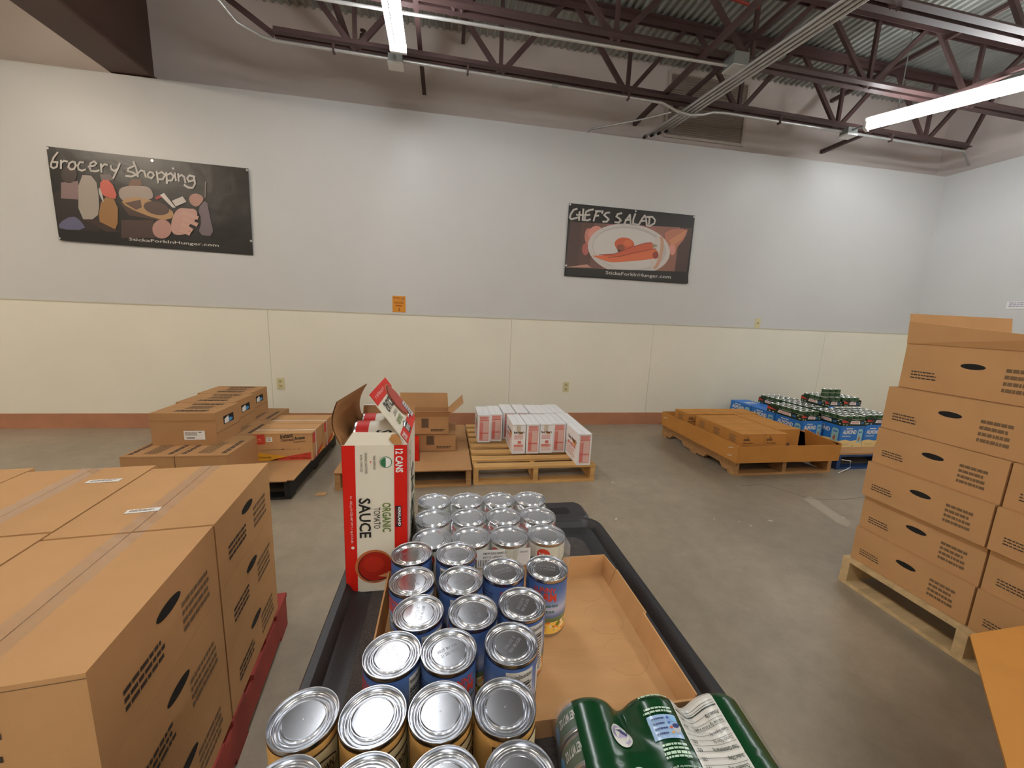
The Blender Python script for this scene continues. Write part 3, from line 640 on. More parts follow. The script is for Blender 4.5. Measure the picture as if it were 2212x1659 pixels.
# ---- centre pallets
pallet('wooden pallet with a cardboard sheet, left of the slatted one with white boxes',(-.765,2.835,0),0,.975,1.19,woodd,7,group='wooden pallets by the wall')
m=MB()
m.grid(lambda a,b:(a*.975,b*1.2,.002+.004*sin(a*3)*b),8,8,card2); m.grid(lambda a,b:(a*.975,b*1.2,.006+.004*sin(a*3)*b),8,8,card2)
m.box((0,-.001,.0),(.975,.001,.006),cardin); m.box((.974,0,0),(.976,1.2,.006),cardin)
o=m.build('cardboard_sheet',loc=(-.765,2.80,.141)); tag(o,'brown cardboard sheet lying on the pallet behind the tomato sauce box','cardboard sheet')
pallet('bare slatted wooden pallet carrying the white boxes in the centre',(.228,2.85,0),0,.975,1.19,wood,8,group='wooden pallets by the wall')
# brown boxes on left centre pallet
def bprint(m,w_,d_,h_):
    e=-.0008
    m.poly([(w_*.48,e,h_*.35),(w_*.62,e,h_*.35),(w_*.62,e,h_*.88),(w_*.48,e,h_*.88)],inkl); m.dashes((w_*.49,e*1.6,h_*.38),(w_*.12,0,0),(0,0,h_*.46),9,ink,3,.5)
    m.dashes((w_*.66,e,h_*.12),(w_*.28,0,0),(0,0,h_*.16),2,ink,5); m.text('BAR',(w_*.05,e,h_*.72),(w_*.1,0,0),(0,0,h_*.12),ink)
carton('cardboard_carton','closed brown carton under the open one on the centre left pallet','carton',(-.36,3.21,.152),R(-1),(.46,.34,.150),card2,None,'x',False,bprint)
t=thing('open_carton','open brown carton with raised flaps behind the tomato sauce box','carton',(-.38,3.19,.304)); W_,D_,H_=.42,.32,.15
m=MB(); 
for a,c in (((0,0,0),(W_,.004,H_)),((0,D_-.004,0),(W_,D_,H_)),((0,.004,0),(.004,D_-.004,H_)),((W_-.004,.004,0),(W_,D_-.004,H_)),((0.004,.004,0),(W_-.004,D_-.004,.004))): m.box(a,c,card2)
m.T=Matrix.Identity(4); bprint(m,W_,D_,H_); m.build('body',t)
MB().slab([(0,0,H_),(W_,0,H_),(W_+.02,-.02,H_+.045),(0,-.02,H_+.045)],.003,card2).build('flap',t)
MB().slab([(0,D_,H_),(W_,D_,H_),(W_-.01,D_+.03,H_+.125),(0,D_+.03,H_+.125)],.003,card2).build('flap',t)
MB().slab([(W_,0.02,H_),(W_,D_,H_),(W_+.12,D_-.02,H_+.12),(W_+.12,.06,H_+.10)],.003,card2).build('flap',t)
MB().slab([(0,D_,H_),(0,0,H_),(-.1,0,H_+.08),(-.1,D_,H_+.08)],.003,card2).build('flap',t)
# white "baker" boxes
bw_=M('white_carton',(240,240,242),.6,var=.03,vscale=20); pk=M('pink_print',(214,120,112),.6); rdp=M('red_print',(200,52,46),.6); pl=M('pale_pink_print',(224,170,160),.6); lg=M('logo_brown',(70,38,24),.6); lo2=M('logo_gold',(214,140,50),.6); gry=M('grey_print',(206,204,206),.6)
def wside(m,w_,d_,h_):
    x=-.0008; P_=lambda a,b,k=1:(x*k,d_*(1-a),h_*b)
    m.text('Busy Baker\'s',P_(.28,.60),(0,-d_*.62,0),(0,0,h_*.14),lg,.03); m.poly([P_(.62,.56,.8),P_(.9,.56,.8),P_(.8,.72,.8),P_(.6,.7,.8)],lo2); m.dashes(P_(.25,.42),(0,-d_*.6,0),(0,0,h_*.12),1,pk,2,.8)
    m.dashes(P_(.2,.1),(0,-d_*.62,0),(0,0,h_*.28),4,pk,5,.35); m.poly([P_(.08,.34),P_(.2,.34),P_(.2,.46),P_(.08,.46)],gry)
def wfacts(m,w_,d_,h_):
    wside(m,w_,d_,h_); e=-.0008; F=lambda a,b,k=1:(w_*a,e*k,h_*b)
    m.poly([F(.14,.06),F(.9,.06),F(.9,.95),F(.14,.95)],pl); m.dashes(F(.17,.84,1.6),(w_*.7,0,0),(0,0,h_*.1),3,pk,8,.6)
    for z in (.80,.33): m.poly([F(.16,z,1.7),F(.88,z,1.7),F(.88,z+.018,1.7),F(.16,z+.018,1.7)],rdp)
    m.poly([F(.16,.1,1.5),F(.4,.1,1.5),F(.4,.72,1.5),F(.16,.72,1.5)],pk); m.dashes(F(.44,.38,1.6),(w_*.43,0,0),(0,0,h_*.4),12,white,9,.35); m.dashes(F(.44,.08,1.6),(w_*.43,0,0),(0,0,h_*.22),7,white,10,.35); m.dashes(F(.17,.4,1.8),(w_*.2,0,0),(0,0,h_*.34),10,pl,12,.4)
def wlogo(m,w_,d_,h_):
    wside(m,w_,d_,h_); e=-.0008; F=lambda a,b,k=1:(w_*a,e*k,h_*b)
    m.poly([F(.3,.72,.8),F(.62,.72,.8),F(.62,.97,.8),F(.3,.97,.8)],M('tan_tape',(206,196,178),.5)); m.text("Busy Baker's",F(.1,.67),(w_*.8,0,0),(0,0,h_*.1),lg,.04); m.poly([F(.4,.655,.8),F(.8,.66,.8),F(.72,.73,.8)],lo2)
    m.dashes(F(.14,.48),(w_*.74,0,0),(0,0,h_*.15),4,pk,3,.5); m.poly([F(.42,.34),F(.68,.34),F(.68,.44),F(.42,.44)],pk)
    m.poly([F(.12,.22),F(.86,.22),F(.86,.32),F(.12,.32)],pl); m.dashes(F(.18,.235,1.6),(w_*.6,0,0),(0,0,h_*.07),1,pk,3,.8); m.dashes(F(.12,.08),(w_*.76,0,0),(0,0,h_*.12),3,pl,4,.5)
zb=.1415; hb_=.256
WB=[ (1.042,2.845,0,wfacts,'white baking mix box standing alone at the front right of the slatted pallet'),
 (.568,3.13,0,wlogo,'white box showing its logo end, leftmost of the middle row on the slatted pallet'),
 (.688,3.13,0,wfacts,'white box showing a pink panel, second in the middle row on the slatted pallet'),
 (.806,3.135,0,wlogo,'white box showing its logo end, third in the middle row on the slatted pallet'),
 (.922,3.15,0,wfacts,'white box showing a pink panel, fourth in the middle row on the slatted pallet'),
 (1.043,3.186,0,wfacts,'white box behind the lone front one, right end of the middle row'),
 (.303,3.44,0,wfacts,'white box at the far left of the slatted pallet, outer of the left pair'),
 (.418,3.47,0,wfacts,'white box at the left of the slatted pallet, inner of the left pair'),
 (.545,3.53,0,wfacts,'white box in the rear row, first right of the left pair'),
 (.672,3.53,0,wfacts,'white box in the rear row, just left of the centre gap'),
 (.800,3.51,0,wfacts,'white box in the rear row, just right of the centre gap'),
 (.915,3.51,0,wfacts,'white box in the rear row, second from its right end'),
 (1.030,3.53,0,wfacts,'white box at the right end of the rear row')]
for x,y,rz,pf,lab in WB: carton('baking_mix_box',lab,'box',(x,y,zb),rz,(.112,.335,hb_),bw_,'white boxes on the slatted pallet','y',False,pf)
# ---- right pallet with the bin of boxes
pallet('weathered notched wooden pallet under the low cardboard bin at right',(2.485,2.865,0),R(.5),.985,1.16,woodd,7,True,group='wooden pallets by the wall')
MB_=MB(); MB_.box((0,0,0),(1.03,1.16,.005),plasb); o=MB_.build('slip_sheet',loc=(2.44,2.86,.1415)); tag(o,'black slip sheet between the notched pallet and the low cardboard bin','sheet')
t=thing('cardboard_bin','low-sided open cardboard bin holding brown boxes on the notched pallet','cardboard tray',(2.42,2.78,.148)); bw2,bd2,bh2=1.0,1.18,.15
m=MB()
m.box((0,0,0),(bw2,bd2,.005),cardin); m.build('base',t)
MB().slab([(0,0,0),(bw2,0,0.0),(bw2+.0,-.01,bh2),(0,-.01,bh2-.005)],-.006,card3).build('front_wall',t)
m=MB(); m.box((-.006,0,0),(0,bd2,bh2),card3)
for z in (.05,.12): m.bar((-.008,.06,z),(-.008,.11,z-.015),.002,.005,white); 
m.bar((-.008,bd2-.1,.1),(-.008,bd2-.04,.09),.002,.005,white); m.build('side_wall',t)
MB().poly([(bw2,0,0),(bw2,bd2,0),(bw2,bd2,bh2),(bw2,0,bh2)],card3).box((bw2,0,0),(bw2+.006,bd2,bh2+.01),card3).build('side_wall',t)
MB().box((0,bd2-.006,0),(bw2,bd2,bh2),card3).build('back_wall',t)
MB().slab([(bw2-.0,.32,.005),(bw2,.02,.005),(bw2-.03,.02,bh2+.0),(bw2-.05,.32,bh2+.05)],.004,card3).build('inner_flap',t)
def xprint(m,w_,d_,h_):
    e=-.0008; F=lambda a,b,k=1:(w_*a,e*k,h_*b)
    m.poly([F(.22,.9),F(.25,.82),F(.28,.9)],ink); m.dashes(F(.08,.72),(w_*.3,0,0),(0,0,h_*.1),2,ink,3,.7); m.dashes(F(.08,.6),(w_*.5,0,0),(0,0,h_*.05),1,ink,4); m.dashes(F(.08,.5),(w_*.25,0,0),(0,0,h_*.03),1,inkl,4)
    pu=M('purple_print',(90,50,84),.6); m.poly([F(.08,.2),F(.62,.2),F(.62,.42),F(.08,.42)],pu); m.poly([F(.1,.22,1.5),F(.6,.22,1.5),F(.6,.38,1.5),F(.1,.38,1.5)],inkl)
    x=-.0008; m.dashes((x,d_*.7,h_*.55),(0,-d_*.4,0),(0,0,h_*.3),4,inkl,6)
zc=.154; hc=.222
n=0
RB=[]
for r in range(3):
    for c in range(2): RB.append((2.50+c*.222,2.855+r*.212,.22,.21,f"plain orange-brown box in the low bin, {['left','right'][c]} box of the {['front','second','third'][r]} pair"))
for r in range(3): RB.append((2.955,2.985+r*.182,.245,.18,f"orange-brown box at the right side of the low bin, {['front','middle','back'][r]} one of three"))
for c in range(4): RB.append((2.445+c*.205,3.55,.20,.22,f"orange-brown box in the back row of the low bin, {['leftmost','second from the left','third from the left','rightmost'][c]}"))
for x,y,w_,d_,lab in RB: carton('cardboard_carton',lab,'box',(x,y,zc),0,(w_,d_,hc),card3,'orange-brown boxes in the low bin','x',False,xprint)
# ---- almond pallet
pallet('blue painted pallet under the blue almond milk cases',(3.60,2.93,0),0,1.25,1.25,bluep,7,H=.14,mt2=bluep)
m=MB(); m.box((0,0,0),(1.2,1.3,.016),card2); o=m.build('cardboard_sheet',loc=(3.56,2.93,.141)); tag(o,'thin cardboard sheet between the blue pallet and the almond milk cases','cardboard sheet')
t=thing('loose_strap','short white plastic strap curling from the blue pallet onto the floor','strap')
MB().tube([onz(1818,993,.12),onz(1838,996,.1),onz(1836,1010,.03),onz(1810,1022,.006)],.004,strap,6).build('band',t,smooth=60)
bl_=M('almond_blue',(36,118,206),.5); crm=M('almond_cream',(224,202,146),.6); crtn=M('almond_carton_print',(150,196,204),.5); alm=M('almond_brown',(176,112,76),.6)
def almond(m,w_,d_,h_):
    def face(F,wd):
        m.poly([F(0,0,.5),F(1,0,.5),F(1,.30,.5),F(.8,.35,.5),F(.5,.30,.5),F(.25,.36,.5),F(0,.31,.5)],crm)
        m.text('ALMOND',F(.1,.62,1),Vector(F(.68,.62,1))-Vector(F(.1,.62,1)),(0,0,h_*.2),white,.04)
        m.poly([F(.22,.86,1),F(.5,.86,1),F(.5,.9,1),F(.22,.9,1)],white); m.dashes(F(.1,.5,1),Vector(F(.5,.5,1))-Vector(F(.1,.5,1)),(0,0,h_*.05),1,white,3,.8)
        m.poly([F(.74,.22,1),F(.95,.22,1),F(.95,.78,1),F(.9,.86,1),F(.77,.86,1),F(.74,.78,1)],crtn); m.poly([F(.8,.3,1.6),F(.86,.28,1.6),F(.88,.45,1.6),F(.84,.55,1.6),F(.79,.42,1.6)],alm); m.poly([F(.78,.68,1.6),F(.91,.68,1.6),F(.91,.74,1.6),F(.78,.74,1.6)],bl_)
        m.dashes(F(.1,.1,1),Vector(F(.45,.1,1))-Vector(F(.1,.1,1)),(0,0,h_*.06),2,M('cream_ink',(176,156,110),.6),2,.4); m.disc(F(.6,.07,1),Vector(F(.63,.07,0))-Vector(F(.6,.07,0)),(0,0,.008),MATS['cream_ink'],10)
    face(lambda a,b,k:(w_*a,-.0009*k,h_*b),w_); face(lambda a,b,k:(-.0009*k,d_*(1-a),h_*b),d_)
    m.text('ALMOND',(w_*.2,d_*.35,h_+.0008),(w_*.6,0,0),(0,d_*.25,0),white,.04)
AC=[]
za=.158; ha=.212
alabs=[]
for i,(x,y) in enumerate(((3.50,3.93),(3.50,3.59),(3.50,3.25))): AC.append((x,y,.235,.33,['blue almond milk case, far end of the left column, nearest the wall','blue almond milk case, middle of the left column','blue almond milk case, near end of the left column'][i]))
for i,x in enumerate((3.762,4.035,4.308,4.58)): AC.append((x,3.085,.268,.33,['blue almond milk case at the front corner, left end of the front row','blue almond milk case second in the front row','blue almond milk case third in the front row, partly behind the tall cartons','blue almond milk case at the right end of the front row'][i]))
for i,x in enumerate((3.762,4.035,4.308)): AC.append((x,3.43,.268,.33,f"blue almond milk case in the hidden second row, {['left','middle','right'][i]} one"))
for i,x in enumerate((3.762,4.035,4.308)): AC.append((x,3.775,.268,.33,f"blue almond milk case in the hidden third row, {['left','middle','right'][i]} one"))
for x,y,w_,d_,lab in AC: carton('almond_milk_case',lab,'case',(x,y,za),0,(w_,d_,ha),bl_,'almond milk cases','y',False,almond)
# green cases of cans on top
grn=M('case_green',(60,104,46),.5); grnd=M('case_dark_green',(28,44,28),.5); lidsm=M('small_lid',(205,208,206),.25,metal=.9); lblw=M('small_label',(180,184,170),.5); lblg=M('small_label_green',(52,84,50),.5)
sm=MB(); sm.lathe([(.0,0),(.034,0),(.034,.012),(.0345,.013),(.0345,.05),(.034,.055),(.034,.088),(.031,.085)],[lidsm,lidsm,lidsm,lblg,lblw,lblg,lidsm,lidsm],14)
proto=sm.build('food_can',smooth=40); first=[True]
def putcan(loc,label,group):
    if first[0]: o=proto; first[0]=False
    else: o=proto.copy(); COL.objects.link(o)
    o.location=loc; tag(o,label,'can',group)
def green_case(x,y,z,nx,ny,lab,rz=0,skip=(),tiers=1):
    w_=nx*.071+.006; d_=ny*.071+.006; t=thing('can_case',lab,'case',(x,y,z),rz,'green cases of canned food'); h_=.062
    def wall(m,F,n):
        m.poly([F(0,0),F(1,0),F(1,.8),F(.8,1.0),F(.5,.8),F(.2,1.25),F(0,1.0)],grnd)
        m.poly([F(.0,.45,1),F(.3,.55,1),F(0,1,1)],red); m.poly([F(.32,.3,1),F(.72,.25,1),F(.7,.72,1),F(.36,.78,1)],white); m.dashes(F(.38,.36,2),Vector(F(.68,.36,2))-Vector(F(.38,.36,2)),(0,0,h_*.3),2,pk,4,.7)
        m.disc(F(.8,.45,1),Vector(F(.86,.45,0))-Vector(F(.8,.45,0)),(0,0,.012),M('case_blue',(50,110,170),.5),10)
        for a,b in ((.08,.2),(.2,.15),(.9,.7),(.95,.3)): m.disc(F(a,b,1),Vector(F(a+.03,b,0))-Vector(F(a,b,0)),(0,0,.006),M('case_dot',(190,200,180),.5),8)
    m=MB(); m.box((0,0,0),(w_,d_,.003),grnd); wall(m,lambda a,b,k=0:(w_*a,-.001-.0006*k,h_*b),w_); wall(m,lambda a,b,k=0:(-.001-.0006*k,d_*(1-a),h_*b),d_); wall(m,lambda a,b,k=0:(w_*a,d_+.001,h_*b),w_); wall(m,lambda a,b,k=0:(w_+.001,d_*a,h_*b),d_)
    m.build('tray',t); cz=z+.004
    for tr in range(tiers):
        for i in range(nx):
            for j in range(ny):
                if (i,j) in skip: continue
                putcan((x+.003+.0355+.071*i,y+.003+.0355+.071*j,cz+tr*.0885),'small pale and green can in the '+lab.replace('green printed tray of cans','green tray'),'small cans in the '+lab.replace('green printed tray of cans','green tray'))
    return t
ztop=za+ha+.002
LB=['green printed tray of cans on the left almond column','green printed tray of cans at the front corner','green printed tray of cans behind the corner one','green printed tray of cans nearest the wall','green printed tray of cans at the front right','green printed tray of cans stacked highest']
green_case(3.50,3.27,ztop,3,6,LB[0],tiers=1)
green_case(3.765,3.09,ztop,4,5,LB[1],tiers=1)
green_case(3.765,3.47,ztop,4,5,LB[2],tiers=1)
green_case(3.765,3.84,ztop,4,4,LB[3],tiers=1)
green_case(4.07,3.12,ztop,5,5,LB[4],tiers=1)
green_case(4.00,3.50,ztop+.094,3,4,LB[5],tiers=1)
for i in range(3): putcan((4.03+.071*i,3.545,ztop+.094+.093),'small can standing on top of the highest green tray','small cans on the highest green tray')
green_case(4.24,3.50,ztop+.094,3,4,'green printed tray of cans stacked high at right')
# ---- near right tall stack
pallet('pale wooden pallet under the tall carton stack at right',(3.10,.57,0),R(90),.98,1.05,woodp,7,group='pallet')
p=[o for o in bpy.data.objects if o.type=='EMPTY' and o.get('group')=='pallet'][0]; del p['group']
lay=[(.142,.172),(.315,.172),(.488,.172),(.661,.172)]
names=['lowest','second lowest','third','fourth']
def hprint(m,w_,d_,h_):
    x=-.0009; m.disc((x,d_*.5,h_*.62),(0,-.04,0),(0,0,.012),dark); m.dashes((x,d_*.92,h_*.2),(0,-d_*.2,0),(0,0,h_*.2),3,ink,4,.4); m.dashes((x,d_*.3,h_*.15),(0,-d_*.2,0),(0,0,h_*.5),4,inkl,5)
    m.dashes((w_*.1,-.0009,h_*.2),(w_*.5,0,0),(0,0,h_*.4),4,ink,8)
for l,(z,h) in enumerate(lay):
    for r in range(2):
        off=[0.0,.012,-.012,.008][l]
        carton('cardboard_carton',f"brown printed carton in the tall right stack, {names[l]} layer, {['near','far'][r]} one",'carton',(2.075+off,.60+r*.47,z),0,(.55,.462,h),card,'cartons of the tall right stack','y',l==3,hprint)
for r in range(1):
    carton('cardboard_carton','brown carton just under the open-topped carton of the tall right stack','carton',(2.10,1.04,.835),R(1),(.52,.49,.20),card,'cartons of the tall right stack','y',False,hprint)
carton('cardboard_carton','brown carton on the near side of the tall right stack, fifth layer up','carton',(2.11,.58,.835),R(0),(.52,.45,.20),card,'cartons of the tall right stack','y',False,hprint)
t=thing('open_carton','open-topped brown carton with flaps up on the tall right stack','carton',(2.13,1.02,1.037)); W_,D_,H_=.62,.50,.205
m=MB()
for a,c in (((0,0,0),(W_,.004,H_)),((0,D_-.004,0),(W_,D_,H_)),((0,.004,0),(.004,D_-.004,H_)),((W_-.004,.004,0),(W_,D_-.004,H_)),((0.004,.004,0),(W_-.004,D_-.004,.004))): m.box(a,c,card)
hprint(m,W_,D_,H_); m.build('body',t)
MB().slab([(0,D_,H_),(W_,D_,H_),(W_,D_+.02,H_+.135),(.01,D_+.02,H_+.135)],.004,card).build('flap',t)
MB().slab([(0,D_,H_),(0,0,H_),(-.02,0.0,H_+.05),(-.01,D_,H_+.10)],.004,card).build('flap',t)
MB().slab([(0,0,H_),(W_,0,H_),(W_,-.10,H_+.05),(0,-.10,H_+.05)],.004,card).build('flap',t)
# near right low carton with spread flaps
a=onz(2095,1370,.40); b2=onz(2150,1659,.40); e=(b2-a); ln=e.length+.1; ang=math.atan2(e.y,e.x)-PI
t=thing('open_carton','large orange-brown carton with flat flaps at the bottom right corner','carton',(b2.x-.07,b2.y-.06,0),ang)
t.location=(a.x-cos(ang)*ln,a.y-sin(ang)*ln,0)
# local x runs from near end to far end of the left edge; body lies to local -y
MB().box((.03,-.62,0),(ln-.03,-.12,.385),card3).build('body',t)
inv=(Matrix.Translation(t.location)@Matrix.Rotation(ang,4,'Z')).inverted(); q=[inv@Vector(p) for p in ((b2.x-.10,b2.y-.10,.394),(1.9,.10,.394),(2.03,.50,.394),(2.03,.815,.394),(a.x,a.y,.394))]
m=MB(); m.poly(q,card3).poly([p+Vector((0,0,.006)) for p in q],card3)
for p_,q_ in zip(q,q[1:]+q[:1]): m.poly([p_,q_,q_+Vector((0,0,.006)),p_+Vector((0,0,.006))],card3)
m.build('flap',t)
# ================================================================ CART
Zd=.73
t=thing('utility_cart','black plastic utility cart with rimmed top shelf carrying the cans','cart',(.11,.5,0)); cx0,cx1,cy0,cy1=-.315,.315,-.50,.475
def rr(x0,x1,y0,y1,r,z,n=6):
    P_=[]
    for cx,cy,a0 in ((x1-r,y1-r,0),(x0+r,y1-r,90),(x0+r,y0+r,180),(x1-r,y0+r,270)):
        for i in range(n+1): a=R(a0+90*i/n); P_.append((cx+r*cos(a),cy+r*sin(a),z))
    return P_
def shelf(z,nm):
    m=MB(); prof=[(.0,-.05,cartb),(.0,.018,cartb),(.004,.024,cartb),(.016,.024,cartb),(.022,.018,cartb),(.028,.006,cartb),(.05,0.0,cartb)]
    rings=[[m.av(p) for p in rr(cx0+o,cx1-o,cy0+o,cy1-o,max(.055-o,.012),z+dz)] for o,dz,_ in prof]; k=m.mi(cartb); n=len(rings[0])
    for a,b in zip(rings,rings[1:]):
        for i in range(n): m.f.append([a[i],a[(i+1)%n],b[(i+1)%n],b[i]]); m.m.append(k)
    m.f.append(rings[-1]); m.m.append(m.mi(cartb)); m.f.append(rings[0][::-1]); m.m.append(k)
    m.poly(rr(cx0+.065,cx1-.065,cy0+.065,cy1-.065,.03,z+.0008),cartt)
    return m.build(nm,t,smooth=40)
shelf(Zd-.0008,'top_shelf'); shelf(.22,'lower_shelf')
for sx in (cx0+.05,cx1-.05):
    for sy_ in (cy0+.05,cy1-.05): MB().box((sx-.03,sy_-.03,.22),(sx+.03,sy_+.03,Zd-.02),cartb).build('corner_post',t)
for sx in (cx0+.07,cx1-.07):
    for sy_ in (cy0+.07,cy1-.07):
        m=MB(); m.tube([(sx-.016,sy_,.06),(sx+.016,sy_,.06)],.06,M('caster_rubber',(60,60,62),.6),18); m.box((sx-.024,sy_-.02,.1),(sx+.024,sy_+.02,.18),galvd); m.build('caster',t,smooth=40)
m=MB(); r0=rr(cx0+.16,cx1-.02,cy1-.02,cy1+.085,.028,Zd-.01); r1=rr(cx0+.16,cx1-.02,cy1-.02,cy1+.085,.028,Zd+.02); r2=rr(cx0+.168,cx1-.028,cy1-.012,cy1+.077,.022,Zd+.026)
for a,b in ((r0,r1),(r1,r2)):
    for i in range(len(a)): m.poly([a[i],a[(i+1)%len(a)],b[(i+1)%len(a)],b[i]],cartb)
m.poly(r2,cartb); m.poly(rr(cx1-.13,cx1-.07,cy1+.012,cy1+.045,.012,Zd+.0268),dark); m.build('handle',t,smooth=40)
# ================================================================ CANS
def lid_prof(r,h):
    P_=[(1.0,-.0045),(1.012,-.003),(1.012,-.0008),(1.0,.0),(.982,.0),(.968,-.0008),(.955,-.0045),(.93,-.0052),(.90,-.0052),(.88,-.0040),(.865,-.0034),(.85,-.0040),(.83,-.0052),(.81,-.0052),(.79,-.0040),(.775,-.0034),(.76,-.0040),(.74,-.0053),(.72,-.0053),(.70,-.0040),(.67,-.0026),(.65,-.0026),(.63,-.0040),(.61,-.0044),(.595,-.0032),(.3,-.0029),(.05,-.0029)]
    return [(a*r,h+b) for a,b in P_]
def can_proto(name,label,cat,r,h,labelfn,group,stamp=None,dim=False):
    t=thing(name,label,cat,(0,0,0),0,group)
    MB().lathe([(r*.9,.002),(r*.97,0),(r,.0015),(r,.004),(r*.985,.006),(r*.985,h-.007),(r,h-.0045)],tin,48,False).build('can_body',t,smooth=35)
    m=MB(); m.lathe(lid_prof(r,h),lidm,56)
    if dim: m.lathe([(.0012,h-.0028),(.0006,h-.0024)],lidm,8)
    if stamp:
        m.text(stamp[0],(-r*.38,.003,h-.0026),(r*.76,0,0),(0,.0045,0),M('stamp_ink',(140,142,150),.5),-.01); m.text(stamp[1],(-r*.34,-.005,h-.0026),(r*.70,0,0),(0,.0045,0),MATS['stamp_ink'],-.01)
    m.build('lid',t,smooth=28)
    m=MB(); labelfn(m,r*.992,h); m.build('label',t,smooth=40)
    return t
def cyl(m,r,z0,z1,a0,a1,mt,n=None):
    n=n or max(2,int((a1-a0)/8)); m.grid(lambda u,v:(r*cos(R(a0+(a1-a0)*u)),r*sin(R(a0+(a1-a0)*u)),z0+(z1-z0)*v),n,1,mt)
def wrapf(r,a0,a1,z0,z1): # angle increases rightward seen from outside
    return lambda a,b:(r*cos(R(a0+(a1-a0)*a)),r*sin(R(a0+(a1-a0)*a)),z0+(z1-z0)*b)
# blue vegetable label
bm=bpy.data.materials.new('vegetable_label'); bm.use_nodes=True; N=bm.node_tree.nodes; L=bm.node_tree.links; b=N['Principled BSDF']; b.inputs['Roughness'].default_value=.35
tc=N.new('ShaderNodeTexCoord'); sx=N.new('ShaderNodeSeparateXYZ'); L.new(tc.outputs['Object'],sx.inputs[0])
r1=N.new('ShaderNodeValToRGB'); mr=N.new('ShaderNodeMapRange'); mr.inputs[1].default_value=0; mr.inputs[2].default_value=.113; L.new(sx.outputs[2],mr.inputs[0]); L.new(mr.outputs[0],r1.inputs[0])
E_=r1.color_ramp.elements; E_[0].position=.26; E_[0].color=srgb(96,110,70); E_[1].position=1; E_[1].color=srgb(56,86,148)
for p_,c_ in ((.33,srgb(110,124,84)),(.36,srgb(96,112,160)),(.48,srgb(190,190,208)),(.62,srgb(128,144,188)),(.8,srgb(82,112,166))):
    q=E_.new(p_); q.color=c_
vo=N.new('ShaderNodeTexVoronoi'); vo.inputs['Scale'].default_value=150; L.new(tc.outputs['Object'],vo.inputs[0])
r2=N.new('ShaderNodeValToRGB'); r2.color_ramp.interpolation='CONSTANT'; sp=N.new('ShaderNodeSeparateColor'); L.new(vo.outputs['Color'],sp.inputs[0]); L.new(sp.outputs[0],r2.inputs[0])
E2=r2.color_ramp.elements; E2[0].color=srgb(232,150,60); E2[1].position=.8; E2[1].color=srgb(120,130,50)
for p_,c_ in ((.25,srgb(240,196,90)),(.5,srgb(236,214,170)),(.65,srgb(226,110,50))): q=E2.new(p_); q.color=c_
lt=N.new('ShaderNodeMath'); lt.operation='LESS_THAN'; lt.inputs[1].default_value=.030; L.new(sx.outputs[2],lt.inputs[0])
mx=N.new('ShaderNodeMix'); mx.data_type='RGBA'; L.new(lt.outputs[0],mx.inputs[0]); L.new(r1.outputs[0],mx.inputs[6]); L.new(r2.outputs[0],mx.inputs[7]); L.new(mx.outputs[2],b.inputs['Base Color'])
rdl=M('label_red',(206,66,46),.4); gnl=M('label_green',(24,96,84),.4); factw=M('facts_panel',(206,204,198),.45); bink=M('label_blue_ink',(34,54,110),.4)
def lab_blue(m,r,h):
    r=r+.0002; cyl(m,r,.0065,h-.0075,0,360,bm,48); q=r+.0004
    # name panel centred at -90 deg (faces -y)
    m.text('SUNNY',None,None,None,rdl,.03,fn=lambda a,b:wrapf(q,-122,-60,0,1)(a,0)[:2]+(h*(.76+.09*b+.03*sin(a*PI)),))
    m.text('FARM',None,None,None,rdl,.04,fn=lambda a,b:wrapf(q,-124,-58,0,1)(a,0)[:2]+(h*(.62+.14*b+.02*sin(a*PI)),))
    m.text('Vegetables',None,None,None,gnl,.02,fn=wrapf(q,-128,-52,h*.515,h*.585)); m.text('Mixtos',None,None,None,gnl,.02,fn=wrapf(q,-112,-62,h*.43,h*.49))
    # facts panel
    cyl(m,q,.012,h-.012,20,80,factw); q2=q+.0003
    m.text('Nutrition Facts/Datos de Nutrición',None,None,None,black,.01,fn=wrapf(q2,22,78,h*.80,h*.86)); m.dashes(None,None,None,14,black,4,.4,fn=wrapf(q2,23,77,h*.14,h*.74))
    for z in (.70,.60,.30): cyl(m,q2,h*z,h*(z+.012),22,78,black)
    cyl(m,q,.012,h-.02,95,150,factw); cyl(m,q2,.02,h*.4,100,145,M('barcode',(90,90,92),.5)); m.dashes(None,None,None,9,bink,6,.4,fn=wrapf(q,160,220,h*.3,h*.8))
HB=.113
# the tray first: z .7335 is its inner floor
CZ=.7345
vc=can_proto('vegetable_can','x','can',.0376,HB,lab_blue,'blue labelled cans of mixed vegetables',('BEST BY FEB','21 2027 09:53'))
BL=[(890,1192,20,'blue vegetable can at the back left of the tray, touching the tomato sauce box'),
(985,1192,-160,'blue vegetable can at the back of the tray, second from the left'),
(1088,1232,15,'blue vegetable can in front of the white barcode label'),
(1182,1226,-18,'blue vegetable can at the back right, its mixed vegetable picture in full view'),
(890,1254,-60,'blue vegetable can in the second row, far left at the tray edge'),
(996,1252,-140,'blue vegetable can in the second row, second from the left'),
(904,1322,-100,'blue vegetable can in the third row, left one'),
(1022,1320,-70,'blue vegetable can in the third row, middle one'),
(1128,1303,-120,'blue vegetable can in the third row, right one beside the empty tray floor'),
(847,1412,-70,'blue vegetable can in the fourth row, left one with a bright white lid'),
(970,1404,25,'blue vegetable can in the fourth row, middle one with pale blue lid'),
(1105,1388,-130,'blue vegetable can in the fourth row, right one beside the empty tray floor')]
for i,(px,py,rz,lab) in enumerate(BL):
    p=onz(px,py,CZ+HB-.001)
    if i in (0,1): p.y-=.004
    if i==0: vc.location=(p.x,p.y,CZ); vc.rotation_euler=(0,0,R(rz)); vc['label']=lab
    else: dup(vc,(p.x,p.y,CZ),R(rz),lab)
